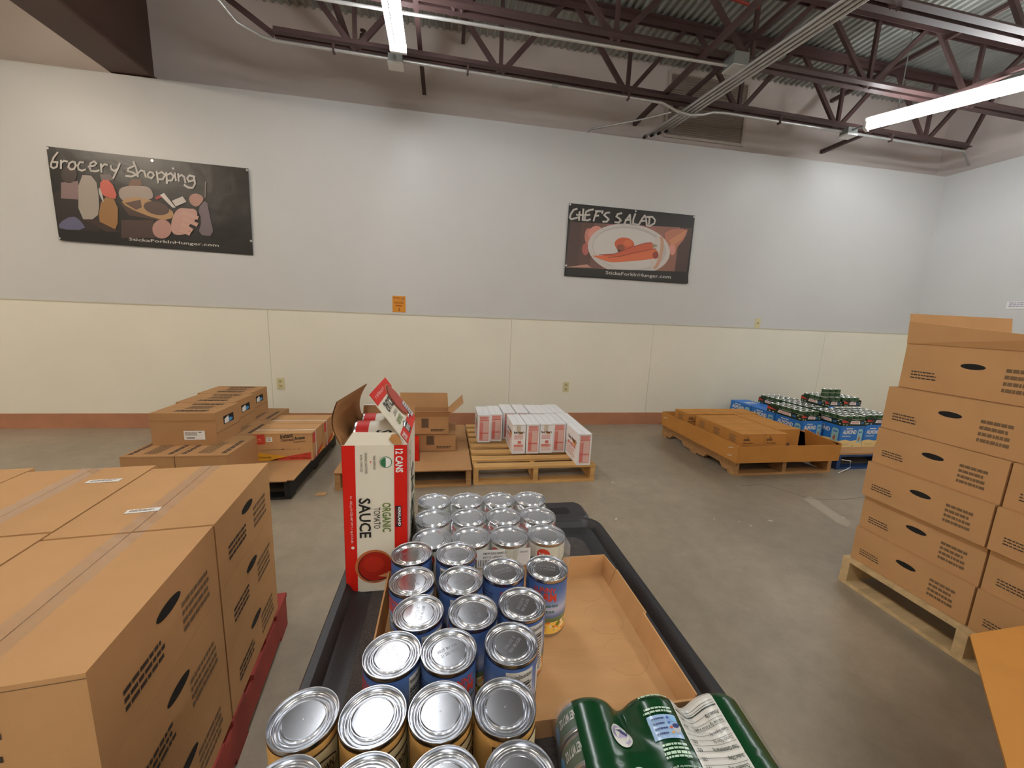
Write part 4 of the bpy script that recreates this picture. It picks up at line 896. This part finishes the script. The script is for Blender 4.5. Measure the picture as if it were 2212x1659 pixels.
# gold cans
gold=M('gold_label',(206,160,92),.4,var=.12,vscale=30); goldk=M('gold_dark',(58,40,30),.4); crmp=M('gold_cream',(214,200,160),.45)
def lab_gold(m,r,h):
    cyl(m,r+.0002,.0065,h-.0075,0,360,gold,48); q=r+.0006; q2=q+.0004
    for a in (-90,90):
        cyl(m,q,.012,h-.016,a-50,a+50,goldk); cyl(m,q2,.014,h-.018,a-48,a+48,crmp); cyl(m,q2+.0003,.0,h*.0001,a-1,a+1,gold)
        m.grid(lambda u,v:wrapf(q2+.0004,a-42,a+42,0,1)(u,0)[:2]+(h*.62+(v-.5)*h*.26*math.sqrt(max(0,1-(2*u-1)**2*.85)),),14,2,goldk)
        m.grid(lambda u,v:wrapf(q2+.0007,a-40,a+40,0,1)(u,0)[:2]+(h*.62+(v-.5)*h*.22*math.sqrt(max(0,1-(2*u-1)**2*.85)),),14,2,crmp)
        m.text("EARL'S BROWN",None,None,None,goldk,.02,fn=wrapf(q2+.001,a-34,a+34,h*.565,h*.675))
        m.dashes(None,None,None,4,goldk,3,.4,fn=wrapf(q2+.0004,a-30,a+30,h*.18,h*.42))
gc=can_proto('bean_can','x','can',.0368,HB,lab_gold,'gold labelled cans at the near end of the cart',None,True)
GZ=Zd+.0005
GL=[(656,1548,30,'gold labelled can at the far left, its lid widest and tilted in view'),(806,1543,50,'gold labelled can second from the left with a bright bluish lid'),(952,1532,60,'gold labelled can third from the left in the upper gold row'),(1091,1522,20,'gold labelled can at the right end of the upper gold row, dark oval print')]
P0=[]
for i,(px,py,rz,lab) in enumerate(GL):
    p=onz(px,py,GZ+HB); P0.append(p)
    if i==0: gc.location=(p.x,p.y,GZ); gc.rotation_euler=(0,0,R(rz)); gc['label']=lab
    else: dup(gc,(p.x,p.y,GZ),R(rz),lab)
for k_,(px,py,rz,lab) in enumerate(((608,1700,20,'gold labelled can in the cut-off bottom row, leftmost'),(790,1690,70,'gold labelled can in the cut-off bottom row, second from the left'),(953,1676,40,'gold labelled can in the cut-off bottom row, third from the left'),(1113,1660,10,'gold labelled can in the cut-off bottom row, rightmost, next to the green pack'))):
    p=P0[k_]; dup(gc,(p.x+.004,p.y-.0765,GZ),R(rz),lab)
# cardboard tray for the blue cans
t=thing('cardboard_tray','shallow open cardboard tray holding the blue vegetable cans, right half empty','cardboard tray',(.13,.59,Zd+.0005)); x0,x1,y0,y1=-.232,.225,-.158,.168
TH=.044
MB().box((x0,y0,0),(x1,y1,.003),cardtray).build('base',t)
MB().slab([(x0,y1,0),(x1,y1,0),(x1+.006,y1+.006,TH),(x0-.004,y1+.006,TH)],.003,cardtray).build('back_wall',t)
MB().slab([(x0,y0,0),(x1,y0,0),(x1+.008,y0-.008,TH-.006),(x0-.004,y0-.006,TH-.006)],-.003,cardtray).build('front_wall',t)
MB().slab([(x0,y1,0),(x0,y0,0),(x0-.006,y0,TH),(x0-.006,y1,TH)],-.003,cardtray).build('side_wall',t)
m=MB(); ys=[y1,y1-.045,y1-.17,y0]
m.slab([(x1,ys[0],0),(x1,ys[1],0),(x1+.012,ys[1],TH-.002),(x1+.006,ys[0],TH)],.003,cardtray)
m.slab([(x1,ys[1]-.001,0),(x1,ys[2]+.001,0),(x1+.016,ys[2]+.001,TH-.003),(x1+.014,ys[1]-.001,TH-.002)],.003,cardtray)
m.slab([(x1,ys[2]-.001,0),(x1,ys[3],0),(x1+.012,ys[3],TH-.006),(x1+.010,ys[2]-.001,TH-.001)],.003,cardtray); m.build('side_wall',t)
m=MB()
rg=M('can_ring_mark',(170,126,80),.8)
for cx_,cy_ in ((.17,.12),(.175,.035),(.18,-.05)):
    for i in range(20):
        a0=R(-150+i*15); a1=a0+R(15); rr_=.0365
        m.poly([(cx_+rr_*cos(a0),cy_+rr_*sin(a0),.0033),(cx_+rr_*cos(a1),cy_+rr_*sin(a1),.0033),(cx_+(rr_+.0008)*cos(a1),cy_+(rr_+.0008)*sin(a1),.0033),(cx_+(rr_+.0008)*cos(a0),cy_+(rr_+.0008)*sin(a0),.0033)],rg)
m.build('can_imprints',t)
# shrink-wrapped pack
HDm=.088; RD=.0415; DZ=.7315+.003
wl=M('sweetcorn_label',(206,206,192),.4); gl=M('sweetcorn_green',(44,88,48),.4); yl=M('sweetcorn_yellow',(222,176,70),.4)
def lab_corn(m,r,h):
    cyl(m,r+.0002,.005,h-.0075,0,360,wl,40)
    for a in (-90,30,150):
        q=r+.0006; cyl(m,q,.006,h*.35,a-40,a+40,yl); m.grid(lambda u,v:wrapf(q,a-45,a+35,0,1)(u,0)[:2]+(h*.45+v*h*.35*u,),8,2,gl)
        m.grid(lambda u,v:wrapf(q+.0004,a+0,a+38,0,1)(u,0)[:2]+(h*.72+(v-.5)*h*.3*math.sqrt(max(0,1-(2*u-1)**2*.9)),),10,2,rdl)
        m.text('Del Monte',None,None,None,white,.02,fn=wrapf(q+.0008,a+6,a+33,h*.68,h*.77))
sc_=can_proto('sweetcorn_can','x','can',RD,HDm,lab_corn,'cans in the clear shrink-wrapped pack')
DM=[]
rows=['far','middle','near']; cols_=['leftmost','second from the left','second from the right','rightmost']
CX=[-.0215,.0615,.1445,.2275]; CY=[.962,.876,.790]
k=0
for r in range(3):
    for c in range(4):
        p=(CX[c]+.004*(2-r)*0,CY[r]-.003*c,DZ); DM.append(p); lab=f'silver-lidded can in the clear shrink-wrapped pack, {rows[r]} row, {cols_[c]}'; rz=R(random.Random(k).choice((-70,-30,40,100)))
        if k==0: sc_.location=p; sc_.rotation_euler=(0,0,rz); sc_['label']=lab
        else: dup(sc_,p,rz if not(r==2 and c==3) else R(-40),lab)
        k+=1
t=thing('shrink_pack','clear shrink wrap and low tray around twelve silver-lidded cans','shrink-wrapped pack',(0,0,Zd+.0006))
zt=DZ+HDm-Zd; Rr=RD+.0012
def off(dv): # outward offset from the line of centres as a function of distance to the nearest centre
    return math.sqrt(max(Rr*Rr-dv*dv,(.62*Rr)**2))
def film_fn(a,b,zf=None):
    y=CY[2]+(CY[0]-CY[2])*b; x=CX[0]+(CX[3]-CX[0])*a
    ox=off(min(abs(y-q) for q in CY)) ; oy=off(min(abs(x-q) for q in CX))
    X=(CX[0]-ox)*(1-a)+(CX[3]+ox)*a; Y=(CY[2]-oy)*(1-b)+(CY[0]+oy)*b
    if zf is None:
        dm=min(math.hypot(X-q[0],Y-q[1]) for q in DM)-RD; zf=zt+.0008-(max(0,dm)*.55)
    return (X,Y-.009*a,zf)
m=MB(); m.grid(lambda a,b:film_fn(a,b),52,38,clear)
for side in ((0,),(1,)):
    s_=side[0]
    m.grid(lambda a,b:film_fn(s_,a,None if b==1 else .004+(zt-.004)*b*.98),38,4,clear); m.grid(lambda a,b:film_fn(a,s_,None if b==1 else .004+(zt-.004)*b*.98),52,4,clear)
m.build('plastic_film',t,smooth=70)
m=MB(); xa,xb_=CX[0]-RD-.002,CX[3]+RD+.002; ya,yb=CY[2]-RD-.0,CY[0]+RD+.002
m.box((xa,ya,0),(xb_,yb,.003),cardtray); m.box((xa,yb-.002,0),(xb_,yb,.02),cardtray); m.box((xb_-.002,ya,0),(xb_,yb,.02),cardtray); m.build('tray',t)
a=ony(1030,1196,ya-.004); b2=ony(1146,1192,ya-.004); zlo=a.z-.036-Zd; zhi=a.z-Zd
m=MB(); X0,X1=a.x,b2.x; yy=ya-.003
zlo=.046; zhi=.084
m.poly([(X0,yy-.002,zlo),(X1,yy-.002,zlo),(X1,yy,zhi),(X0,yy,zhi)],white); e=.0006; wd=X1-X0
m.text('DM VP GOLD SWEET CORN NSA',(X0+wd*.12,yy-e*2,zhi-.010),(wd*.6,0,0),(0,0,.005),black,.01); m.text('20060247',(X0+wd*.8,yy-e*2,zhi-.010),(wd*.15,0,0),(0,0,.004),black,0); m.text('BEST IF USED BY',(X0+wd*.12,yy-e*2.4,zhi-.018),(wd*.35,0,0),(0,0,.004),black,0)
for i in range(22):
    if i%3!=1: m.poly([(X0+wd*(.03+.016*i),yy-.0032,zlo+.003),(X0+wd*(.038+.016*i),yy-.0032,zlo+.003),(X0+wd*(.038+.016*i),yy-.0018,zhi-.021),(X0+wd*(.03+.016*i),yy-.0018,zhi-.021)],black)
m.build('barcode_label',t)
# ---- tomato sauce box
rb=M('sauce_red',(200,30,18),.45,spec=.25); cb=M('sauce_cream',(222,214,196),.5); gn=M('sauce_green_text',(92,118,44),.5); bo=M('bowl_wood',(186,104,58),.5); so=M('sauce_fill',(164,34,20),.35); sd_=M('sauce_dark',(66,20,14),.5); usg=M('usda_green',(40,110,66),.5)
sx0,sx1=-.190,-.070; sy0,sy1=.757,.960; sh=.312
t=thing('tomato_sauce_case','tall red and cream tomato sauce case standing on end with its lid open','case',(sx0,sy0,Zd+.0006)); w_=sx1-sx0; d_=sy1-sy0
m=MB(); th_=.0025
m.box((0,0,0),(w_,th_,sh),cb); m.box((0,d_-th_,0),(w_,d_,sh),cb); m.box((0,th_,0),(th_,d_-th_,sh),card2); m.box((w_-th_,th_,0),(w_,d_-th_,sh),cb); m.box((th_,th_,0),(w_-th_,d_-th_,.003),cb)
m.poly([(-.0005,0,0),(-.0005,d_,0),(-.0005,d_,sh),(-.0005,0,sh)],rb)
F=lambda a,b,k=1:(w_*a,-.0006*k,sh*b)
def fp(x,y,k=1): # from the zoomed view of the front (65..790 , 25..1620) accounting for its slight taper
    b=(1622-y)/1594; xl=150-85*b; xr=830-40*b if False else 800-8*b; return F((x-xl)/(xr-xl),b,k)
def quad(xa,xb2,mt,k=1,ya=1622,yb2=28): 
    pass
m.poly([F(0,0),F(.185,0),F(.20,1),F(0,1)],rb); m.poly([F(.79,0),F(1,0),F(1,1),F(.80,1)],rb)
# text runs downward (rotated 90 degrees clockwise): u = -z, v = +x
def vt(s,xl,xr,zt_,zb_,mt,bold=.01):
    m.text(s,F(xl,zt_,2),(0,0,-(zt_-zb_)*sh),((xr-xl)*w_,0,0),mt,bold)
vt('12 CANS',.82,.94,.975,.82,white,.03); vt('SAUCE',.235,.42,.655,.385,black,.02); vt('TOMATO',.465,.57,.59,.445,black,0); vt('ORGANIC',.60,.74,.62,.42,gn,.015)
m.poly([F(.81,.45,1.5),F(.905,.45,1.5),F(.905,.595,1.5),F(.81,.595,1.5)],M('label_navy',(34,24,34),.5)); vt('KIRKLAND',.855,.895,.588,.457,white,.04); vt('SIGNATURE',.82,.845,.575,.47,M('sig_red',(170,50,50),.5),0)
vt('VINE-RIPENED',.475,.51,.935,.84,ink,0); vt('ORGANIC CALIFORNIA',.345,.385,.955,.815,ink,0); vt('ROMA TOMATOES',.275,.31,.94,.83,ink,0)
m.poly([F(.42,.90,2),F(.45,.895,2),F(.435,.885,2)],rdl)
vt('12 - 425 g (15 OZ) NET WT 5.1 kg (11.3 LB)',.095,.135,.67,.355,white,.005); m.disc(F(.125,.32,2),(.003,0,0),(0,0,.003),white)
m.disc(F(.67,.89,2),(w_*.095,0,0),(0,0,w_*.095),usg); m.disc(F(.67,.89,3),(w_*.085,0,0),(0,0,w_*.085),white); 
m.poly([F(.67-.085*s_*0-.0,.89,4) if 0 else (w_*.67+w_*.08*cos(R(a)),-.0024,sh*.89+w_*.08*sin(R(a))) for a in range(90,271,20) for s_ in (1,)],usg); vt('USDA',.69,.73,.915,.865,usg,.02); vt('ORGANIC',.625,.65,.915,.865,white,0)
bc=F(.46,.18,2); m.disc(bc,(w_*.31,0,0),(0,0,w_*.31),bo,40); m.disc(F(.47,.178,3),(w_*.275,0,0),(0,0,w_*.275),sd_,40); m.disc(F(.475,.182,4),(w_*.262,0,0),(0,0,w_*.262),so,40)
m.disc(F(.45,.20,5),(w_*.17,0,0),(0,0,w_*.15),M('sauce_light',(184,44,26),.35),30); m.poly([F(.52,.115,6),F(.76,.15,6),F(.76,.11,6),F(.66,.105,6)],M('spoon',(200,140,90),.5))
for k_ in range(1): m.poly([F(.17,.075,5),F(.8,.085,5),F(.8,.0865,5),F(.17,.0765,5)],M('crease',(196,180,160),.6))
# right side printing (seen steeply)
x=w_+.0006; G=lambda a,b,k=1:(w_+.0006*k,d_*a,sh*b)
m.poly([G(0,0),G(.18,0),G(.18,1),G(0,1)],M('side_pinkred',(206,150,150),.4))
m.text('SAUCE',G(.45,.72,2),(0,0,-.5*sh),(0,d_*.3,0),black,.02); m.text('TOMATO',G(.25,.95,2),(0,0,-.2*sh),(0,d_*.15,0),M('grey_ink',(110,110,110),.5),0); m.dashes(G(.3,.05,2),(0,d_*.5,0),(0,0,sh*.4),12,black,3,.5); m.text('ORGANIC',G(.8,.6,2),(0,0,-.3*sh),(0,d_*.15,0),gn,.02)
m.build('body',t)
# lid panel hinged on the right top edge, raised
H1=Vector((w_,.0,sh)); H2=Vector((w_,d_,sh)); F1=ony(795,855,sy0+.0)-Vector((sx0,sy0,Zd)); F2=F1+(H2-H1)
nn=(H2-H1).cross(F1-H1).normalized()
if nn.x<0: nn=-nn
m=MB(); m.slab([H1,H2,F2,F1],.0018*(1 if (H2-H1).cross(F1-H1).x>0 else -1),cb)
LQ=lambda a,b,k=1:H1.lerp(H2,a).lerp(F1.lerp(F2,a),b)+nn*(.0022+.0005*k)   # a along depth (near to far), b away from hinge
m.poly([LQ(0,0),LQ(1,0),LQ(1,.2),LQ(0,.2)],rb); m.poly([LQ(0,.78),LQ(1,.78),LQ(1,1),LQ(0,1)],rb)
TX=lambda s,a0,a1,b0,b1,mt,bo_=.02:m.text(s,None,None,None,mt,bo_,fn=lambda a,b:LQ(a0+(a1-a0)*a,b0+(b1-b0)*b,2))
TX('12 CANS',.02,.16,.17,.05,white); m.poly([LQ(.3,.03,1.5),LQ(.5,.03,1.5),LQ(.5,.17,1.5),LQ(.3,.17,1.5)],MATS['label_navy']); TX('KIRKLAND',.31,.49,.15,.06,white)
TX('ORGANIC',.2,.5,.38,.27,gn); TX('TOMATO',.25,.48,.5,.43,black,0); TX('SAUCE',.18,.58,.74,.55,black); TX('12 - 425 g NET WT 5.1 kg',.1,.6,.93,.87,white,0)
def ring(r_,k,mt): m.poly([LQ(.76+.22*r_*cos(2*PI*i/28),.55+.36*r_*sin(2*PI*i/28),k) for i in range(28)],mt)
ring(1,2,bo); ring(.9,3,sd_); ring(.86,4,so); m.poly([LQ(.82,.1,5),LQ(.98,.1,5),LQ(.98,.42,5),LQ(.82,.42,5)],M('pale_blue_label',(196,196,206),.5)); m.dashes(LQ(.84,.12,6),LQ(.96,.12,6)-LQ(.84,.12,6),LQ(.84,.38,6)-LQ(.84,.12,6),5,inkl,3,.4)
m.build('lid_flap',t)
m=MB()
def brn(a,b):
    p=Vector((0,0,sh)).lerp(Vector((0,d_,sh)),a); q=Vector((-.002-.010*sin(a*PI*.5),0,.088)).lerp(Vector((.008,d_,.085)),a)-Vector((0,0,0)); 
    q0=Vector((-.004,-.0,sh+.085)); q1=Vector((.012,d_,sh+.083)); e=q0.lerp(q1,a); r_=p.lerp(e,b); r_.x-=.012*sin(b*PI); return r_
m.grid(brn,8,8,cardin); m.grid(lambda a,b:brn(a,b)+Vector((-.002,0,0)),8,8,cardin); m.build('side_flap',t,smooth=60)
MB().slab([(0.004,.0,sh),(w_,.0,sh),(w_-.014,.008,sh+.022),(.020,.008,sh+.024)],-.002,cb).poly([(w_*.72,.002,sh+.010),(w_*.80,-.0026,sh+.002),(w_*.94,-.0026,sh+.002),(w_*.88,.003,sh+.016),(w_*.84,.005,sh+.021),(w_*.76,.005,sh+.019)],M('torn_card',(172,120,66),.8)).build('front_flap',t)
MB().slab([(w_,d_,sh),(0,d_,sh),(.0,d_+.012,sh+.028),(w_,d_+.012,sh+.028)],.002,card2).poly([(0,d_+.012,sh+.0285),(w_*.55,d_+.012,sh+.0285),(w_*.55,d_+.018,sh+.0285),(0,d_+.018,sh+.0285)],white).build('back_flap',t)
# cans inside the case
def lab_sauce(m,r,h):
    cyl(m,r+.0002,.0065,h-.0075,0,360,cb,40); cyl(m,r+.0006,.0065,h*.3,0,360,rb,40); m.text('SAUCE',None,None,None,black,.02,fn=wrapf(r+.001,-130,-50,h*.45,h*.75))
tcn=can_proto('sauce_can','red and cream tomato sauce can lying near the top inside the open case','can',.034,.104,lab_sauce,'cans inside the tomato sauce case')
tcn.location=(sx0+.008,sy0+.080,Zd+sh-.008); tcn.rotation_euler=(0,R(90),0)
k2=dup(tcn,(sx0+.008,sy0+.158,Zd+sh-.012),None,'second tomato sauce can lying behind the first inside the open case')
# red case on the pallet behind
t=carton('tomato_sauce_case','small red case on the cardboard sheet, just showing behind the tall tomato sauce case','case',(-.365,2.98,.150),R(4),(.18,.2,.14),rb,None,'y')
# ---- green tuna pack (cans lying on their sides under printed green film)
RT_=.0425; TL=.148; a0=onz(1270,1500,.816); ang=R(-5.5)
t=thing('tuna_multipack','glossy dark green printed multipack of cans lying at the bottom right of the cart','multipack',(a0.x,a0.y,Zd+.0006),ang)
gf=M('green_film',(14,60,30),.2,var=.1,vscale=12); gfd=M('green_film_side',(40,84,56),.2)
px_=[0,.086,.172]
def zc_(x):
    z=max(math.sqrt(max(0,RT_**2-(x-q)**2)) if abs(x-q)<RT_ else 0 for q in px_)
    return RT_+max(z,fl_) if -.0<=x<=.172 else RT_+z
fl_=.0155
def smz(x):
    s_=0;w0=0
    for d__ in (-.008,-.004,0,.004,.008): s_+=zc_(x+d__) if -RT_<x+d__<.172+RT_ else zc_(x); w0+=1
    return s_/w0
gx0,gx1=-.022,.172+.026
def gtop(a,b):
    global fl_; q_=min(1,b*TL*2/.075); fl_=.013+.0225*q_*q_*(3-2*q_)
    x=gx0+(gx1-gx0)*a; y=-TL*2.0*b; z=smz(x)+.0012
    e=min(1,b*2.0*TL/.010); z-=.008*(1-e)**2
    seam=abs(((b*TL*2)%.037)/.037-.0); z-=.0010*math.exp(-((((b*TL*2)%.037)-.0)/.002)**2)
    return (x,y+.004*(1-(e)),z)
LEN=TL*2.0
m=MB(); m.grid(gtop,80,90,gf); gfo=m.build('printed_film',t,smooth=60)
fpn=M('film_facts_panel',(214,212,206),.2); fg=M('film_dark_ink',(50,60,52),.3); ft=M('film_text',(186,214,190),.3); lbx=M('film_light_blue',(160,190,226),.2)
def S3(x,y,k=1):   # point on the wavy film
    p=gtop((x-gx0)/(gx1-gx0),-y/LEN); return (p[0],p[1],p[2]+.0007*k)
m=MB()
m.grid(lambda a,b:S3(.108+.0*b+a*.056,-.0015-b*.28),22,80,fpn)
for i in range(16):
    y=-.026-i*.0072; m.grid(lambda a,b:S3(.110+a*.052,y-b*(.0004),2),20,1,fg)
for y,th2 in ((-.018,.0016),(-.150,.0006),(-.168,.0022)): m.grid(lambda a,b:S3(.110+a*.052,y-b*th2,2),20,1,fg)
def rtext(s,x0_,x1_,y0_,y1_,mt,bo_=.0): # upside-down text: reads from right (x1) to left (x0), top of letters towards the viewer
    m.text(s,None,None,None,mt,bo_,fn=lambda a,b:S3(x1_+(x0_-x1_)*a,y0_+(y1_-y0_)*b,3))
for i,(s,bd) in enumerate((('Protein 19g',.02),('Includes 0g Added Sugars',0),('Total Sugars 0g',0),('Dietary Fiber 0g',0),('Total Carbohydrate 0g',.02),('Sodium 270mg',.02),('Cholesterol 45mg',.02),('Monounsaturated Fat 0g',0),('Polyunsaturated Fat 0g',0),('Trans Fat 0g',0),('Saturated Fat 0g',0),('Total Fat 0g',.02))):
    y=-.0255-i*.0100; wq=.0014*len(s); rtext(s,.160-wq,.160,y,y-.0052,fg,bd)
    if i in (0,1,3,4,5,6,10,11): rtext(['38%','0%','','0%','0%','12%','15%','','','','0%','0%'][i],.112,.118,y,y-.0045,fg,.01)
rtext('Calories',.132,.160,-.1540,-.1635,fg,.03); rtext('90',.112,.126,-.1535,-.1640,fg,.03); rtext('Amount per serving',.142,.160,-.1500,-.1530,fg,0)
rtext('Serving size',.138,.160,-.180,-.187,fg,.02); rtext('(85g / about 1/3 cup)',.112,.136,-.174,-.180,fg,.01)
for y in (-.012,-.0155): m.grid(lambda a,b:S3(.110+a*.052,y-b*.0005,2),20,1,fg)
# blue chart, seals and text
m.grid(lambda a,b:S3(.066+a*.036,-.030-b*.028,1.5),10,8,lbx)
for i,cq in enumerate(((60,90,180),(60,110,190),(214,90,50),(220,160,80))): 
    c=S3(.090,-.035-i*.0058,3); m.disc(c,(.0016,0,0),(0,.0016,0),bcol(*cq),10); m.dashes(None,None,None,1,M('film_navy',(60,70,120),.3),i,.9,fn=lambda a,b:S3(.070+a*.016,-.0365-i*.0058+b*.0022,3))
m.disc(S3(.0965,-.047,3),(.0048,0,0),(0,.006,0),bcol(190,190,196),20); m.disc(S3(.0965,-.0445,3.6),(.0040,0,0),(0,.0028,0),bcol(60,70,120),16); m.poly([S3(.094,-.032,3),S3(.100,-.032,3),S3(.100,-.038,3),S3(.094,-.038,3)],bcol(120,180,226))
def seal(cx_,cy_,r_,ring_,inner,k=2):
    m.poly([S3(cx_+r_*cos(2*PI*i/28),cy_+r_*1.15*sin(2*PI*i/28),k) for i in range(28)],ring_)
    if inner: m.poly([S3(cx_+r_*.86*cos(2*PI*i/28),cy_+r_*.99*sin(2*PI*i/28),k+.7) for i in range(28)],inner)
seal(.030,-.046,.0125,fpn,bcol(170,160,190)); m.poly([S3(.030+.0085*cos(R(a)),-.046+.0095*sin(R(a)),4.2) for a in range(0,360,20)],fpn); m.poly([S3(.022,-.043,5),S3(.030,-.038,5),S3(.038,-.043,5),S3(.036,-.046,5),S3(.028,-.042,5)],MATS['film_navy']); rtext('CERTIFIED',.024,.036,-.049,-.0515,MATS['film_navy'],0)
seal(.036,-.094,.0105,ft,gf); m.text('DOLPHIN',None,None,None,ft,.02,fn=lambda a,b:S3(.0435-.015*a,-.0925-.003*b,4.5)); m.text('SAFE',None,None,None,ft,.02,fn=lambda a,b:S3(.041-.010*a,-.0965-.003*b,4.5)); m.poly([S3(.029,-.088,4.5),S3(.035,-.085,4.5),S3(.043,-.088,4.5),S3(.040,-.0905,4.5),S3(.034,-.0895,4.5)],ft)
def para(x0_,x1_,y0_,n,dy,mt=ft,seed=0):
    m.dashes(None,None,None,n,mt,seed,.55,fn=lambda a,b:S3(x1_-(x1_-x0_)*a,y0_-dy*n*b,3))
para(.060,.104,-.003,1,.004,seed=1); para(.064,.100,-.019,2,.0042,seed=2); para(.066,.100,-.062,4,.0042,seed=3); rtext('Visit our website for great recipes',.062,.107,-.0865,-.0895,ft,.01); para(.062,.107,-.104,3,.0044,seed=5); rtext('MAY CONTAIN BONES',.076,.106,-.121,-.1245,ft,.03); rtext('PRODUCT OF VIETNAM',.074,.106,-.130,-.1335,ft,.03); para(.07,.106,-.140,3,.0044,seed=8); rtext('OM 01 10',.012,.036,-.122,-.126,ft,0)
m.grid(lambda a,b:S3(.038+a*.016,-.128-b*.02,1.5),4,4,bcol(150,170,80))
m.build('film_printing',gfo)
# clear side film
m=MB()
for s_,q in ((-1,0),(1,.172)):
    def sf(a,b,s_=s_,q=q):
        an=R(30)+a*R(150) if s_>0 else R(150)-a*R(150)+0
        an=(R(58)-a*R(120)) if s_>0 else (R(122)+a*R(120))
        return (q+(RT_+.0016)*cos(an),-LEN*b,RT_+(RT_+.0016)*sin(an))
    m.grid(sf,14,30,clear); m.build('clear_film',t,smooth=60); m=MB()

def lab_tuna(m,r,h):
    tg=M('tuna_label',(58,92,62),.3); cyl(m,r+.0002,.004,h-.004,0,360,tg,40); q=r+.0006
    for a in (0,180): cyl(m,q,.008,h-.008,a+20,a+60,M('tuna_label_light',(104,140,80),.3)); m.grid(lambda u,v:wrapf(q+.0004,a-16,a+8,0,1)(u,0)[:2]+(h*.5+(v-.5)*h*.6*math.sqrt(max(0,1-(2*u-1)**2*.9)),),8,2,M('tuna_blue',(50,150,214),.3)); m.text('NET WT 7 OZ',None,None,None,white,.02,fn=wrapf(q+.0004,a-60,a-22,h*.3,h*.6)); cyl(m,q+.0002,.006,h-.006,a+75,a+120,MATS['barcode'])
proto_t=can_proto('tuna_can','x','can',RT_-.0015,.036,lab_tuna,'cans inside the green multipack')
n=0
for c in range(3):
    for r in range(6):
        lp=Vector((px_[c],-.0008-.0375*r-.0005,RT_)); 
        wx=a0.x+lp.x*cos(ang)-lp.y*sin(ang); wy=a0.y+lp.x*sin(ang)+lp.y*cos(ang)
        lab=f"can lying inside the green multipack, {['left','middle','right'][c]} column, {['farthest','second','third','fourth','fifth','nearest'][r]} from the far end"
        o=proto_t if n==0 else dup(proto_t,(0,0,0))
        o.location=(wx,wy,Zd+.0006+RT_); o.rotation_euler=(R(90),0,ang); o['label']=lab; n+=1
# ---- debris
bit=M('paper_scrap',(206,200,190),.7)
o=MB().slab([(-.03,-.022,.001),(.036,-.016,.001),(.042,.02,.006),(-.024,.024,.003)],.002,card).build('cardboard_scrap',loc=tuple(onz(692,1068,0))); tag(o,'small cardboard scrap on the floor left of the tomato sauce case','scrap')
for i,(px,py,r_,lab) in enumerate(((1664,1125,.012,'largest white crumb of litter on the open floor at right'),(1597,1127,.006,'white crumb of litter just left of the largest one'),(1622,1136,.006,'white crumb of litter below left of the largest one'),(1323,1042,.010,'white scrap on the floor right of the slatted pallet'),(1331,1121,.010,'white scrap on the floor behind the cart handle'),(1543,1121,.006,'lone white crumb of litter left of the others'),(1822,1118,.006,'white crumb of litter beside the pale floor scuff'))):
    rnd=random.Random(i); m=MB(); m.lathe([(r_,0),(r_*.8,.003),(r_*.3,.005)],bit,7); o=m.build('paper_scrap',loc=tuple(onz(px,py,0))); o.scale=(1.4,.7,1); o.rotation_euler=(0,0,rnd.uniform(0,3)); tag(o,lab,'scrap')
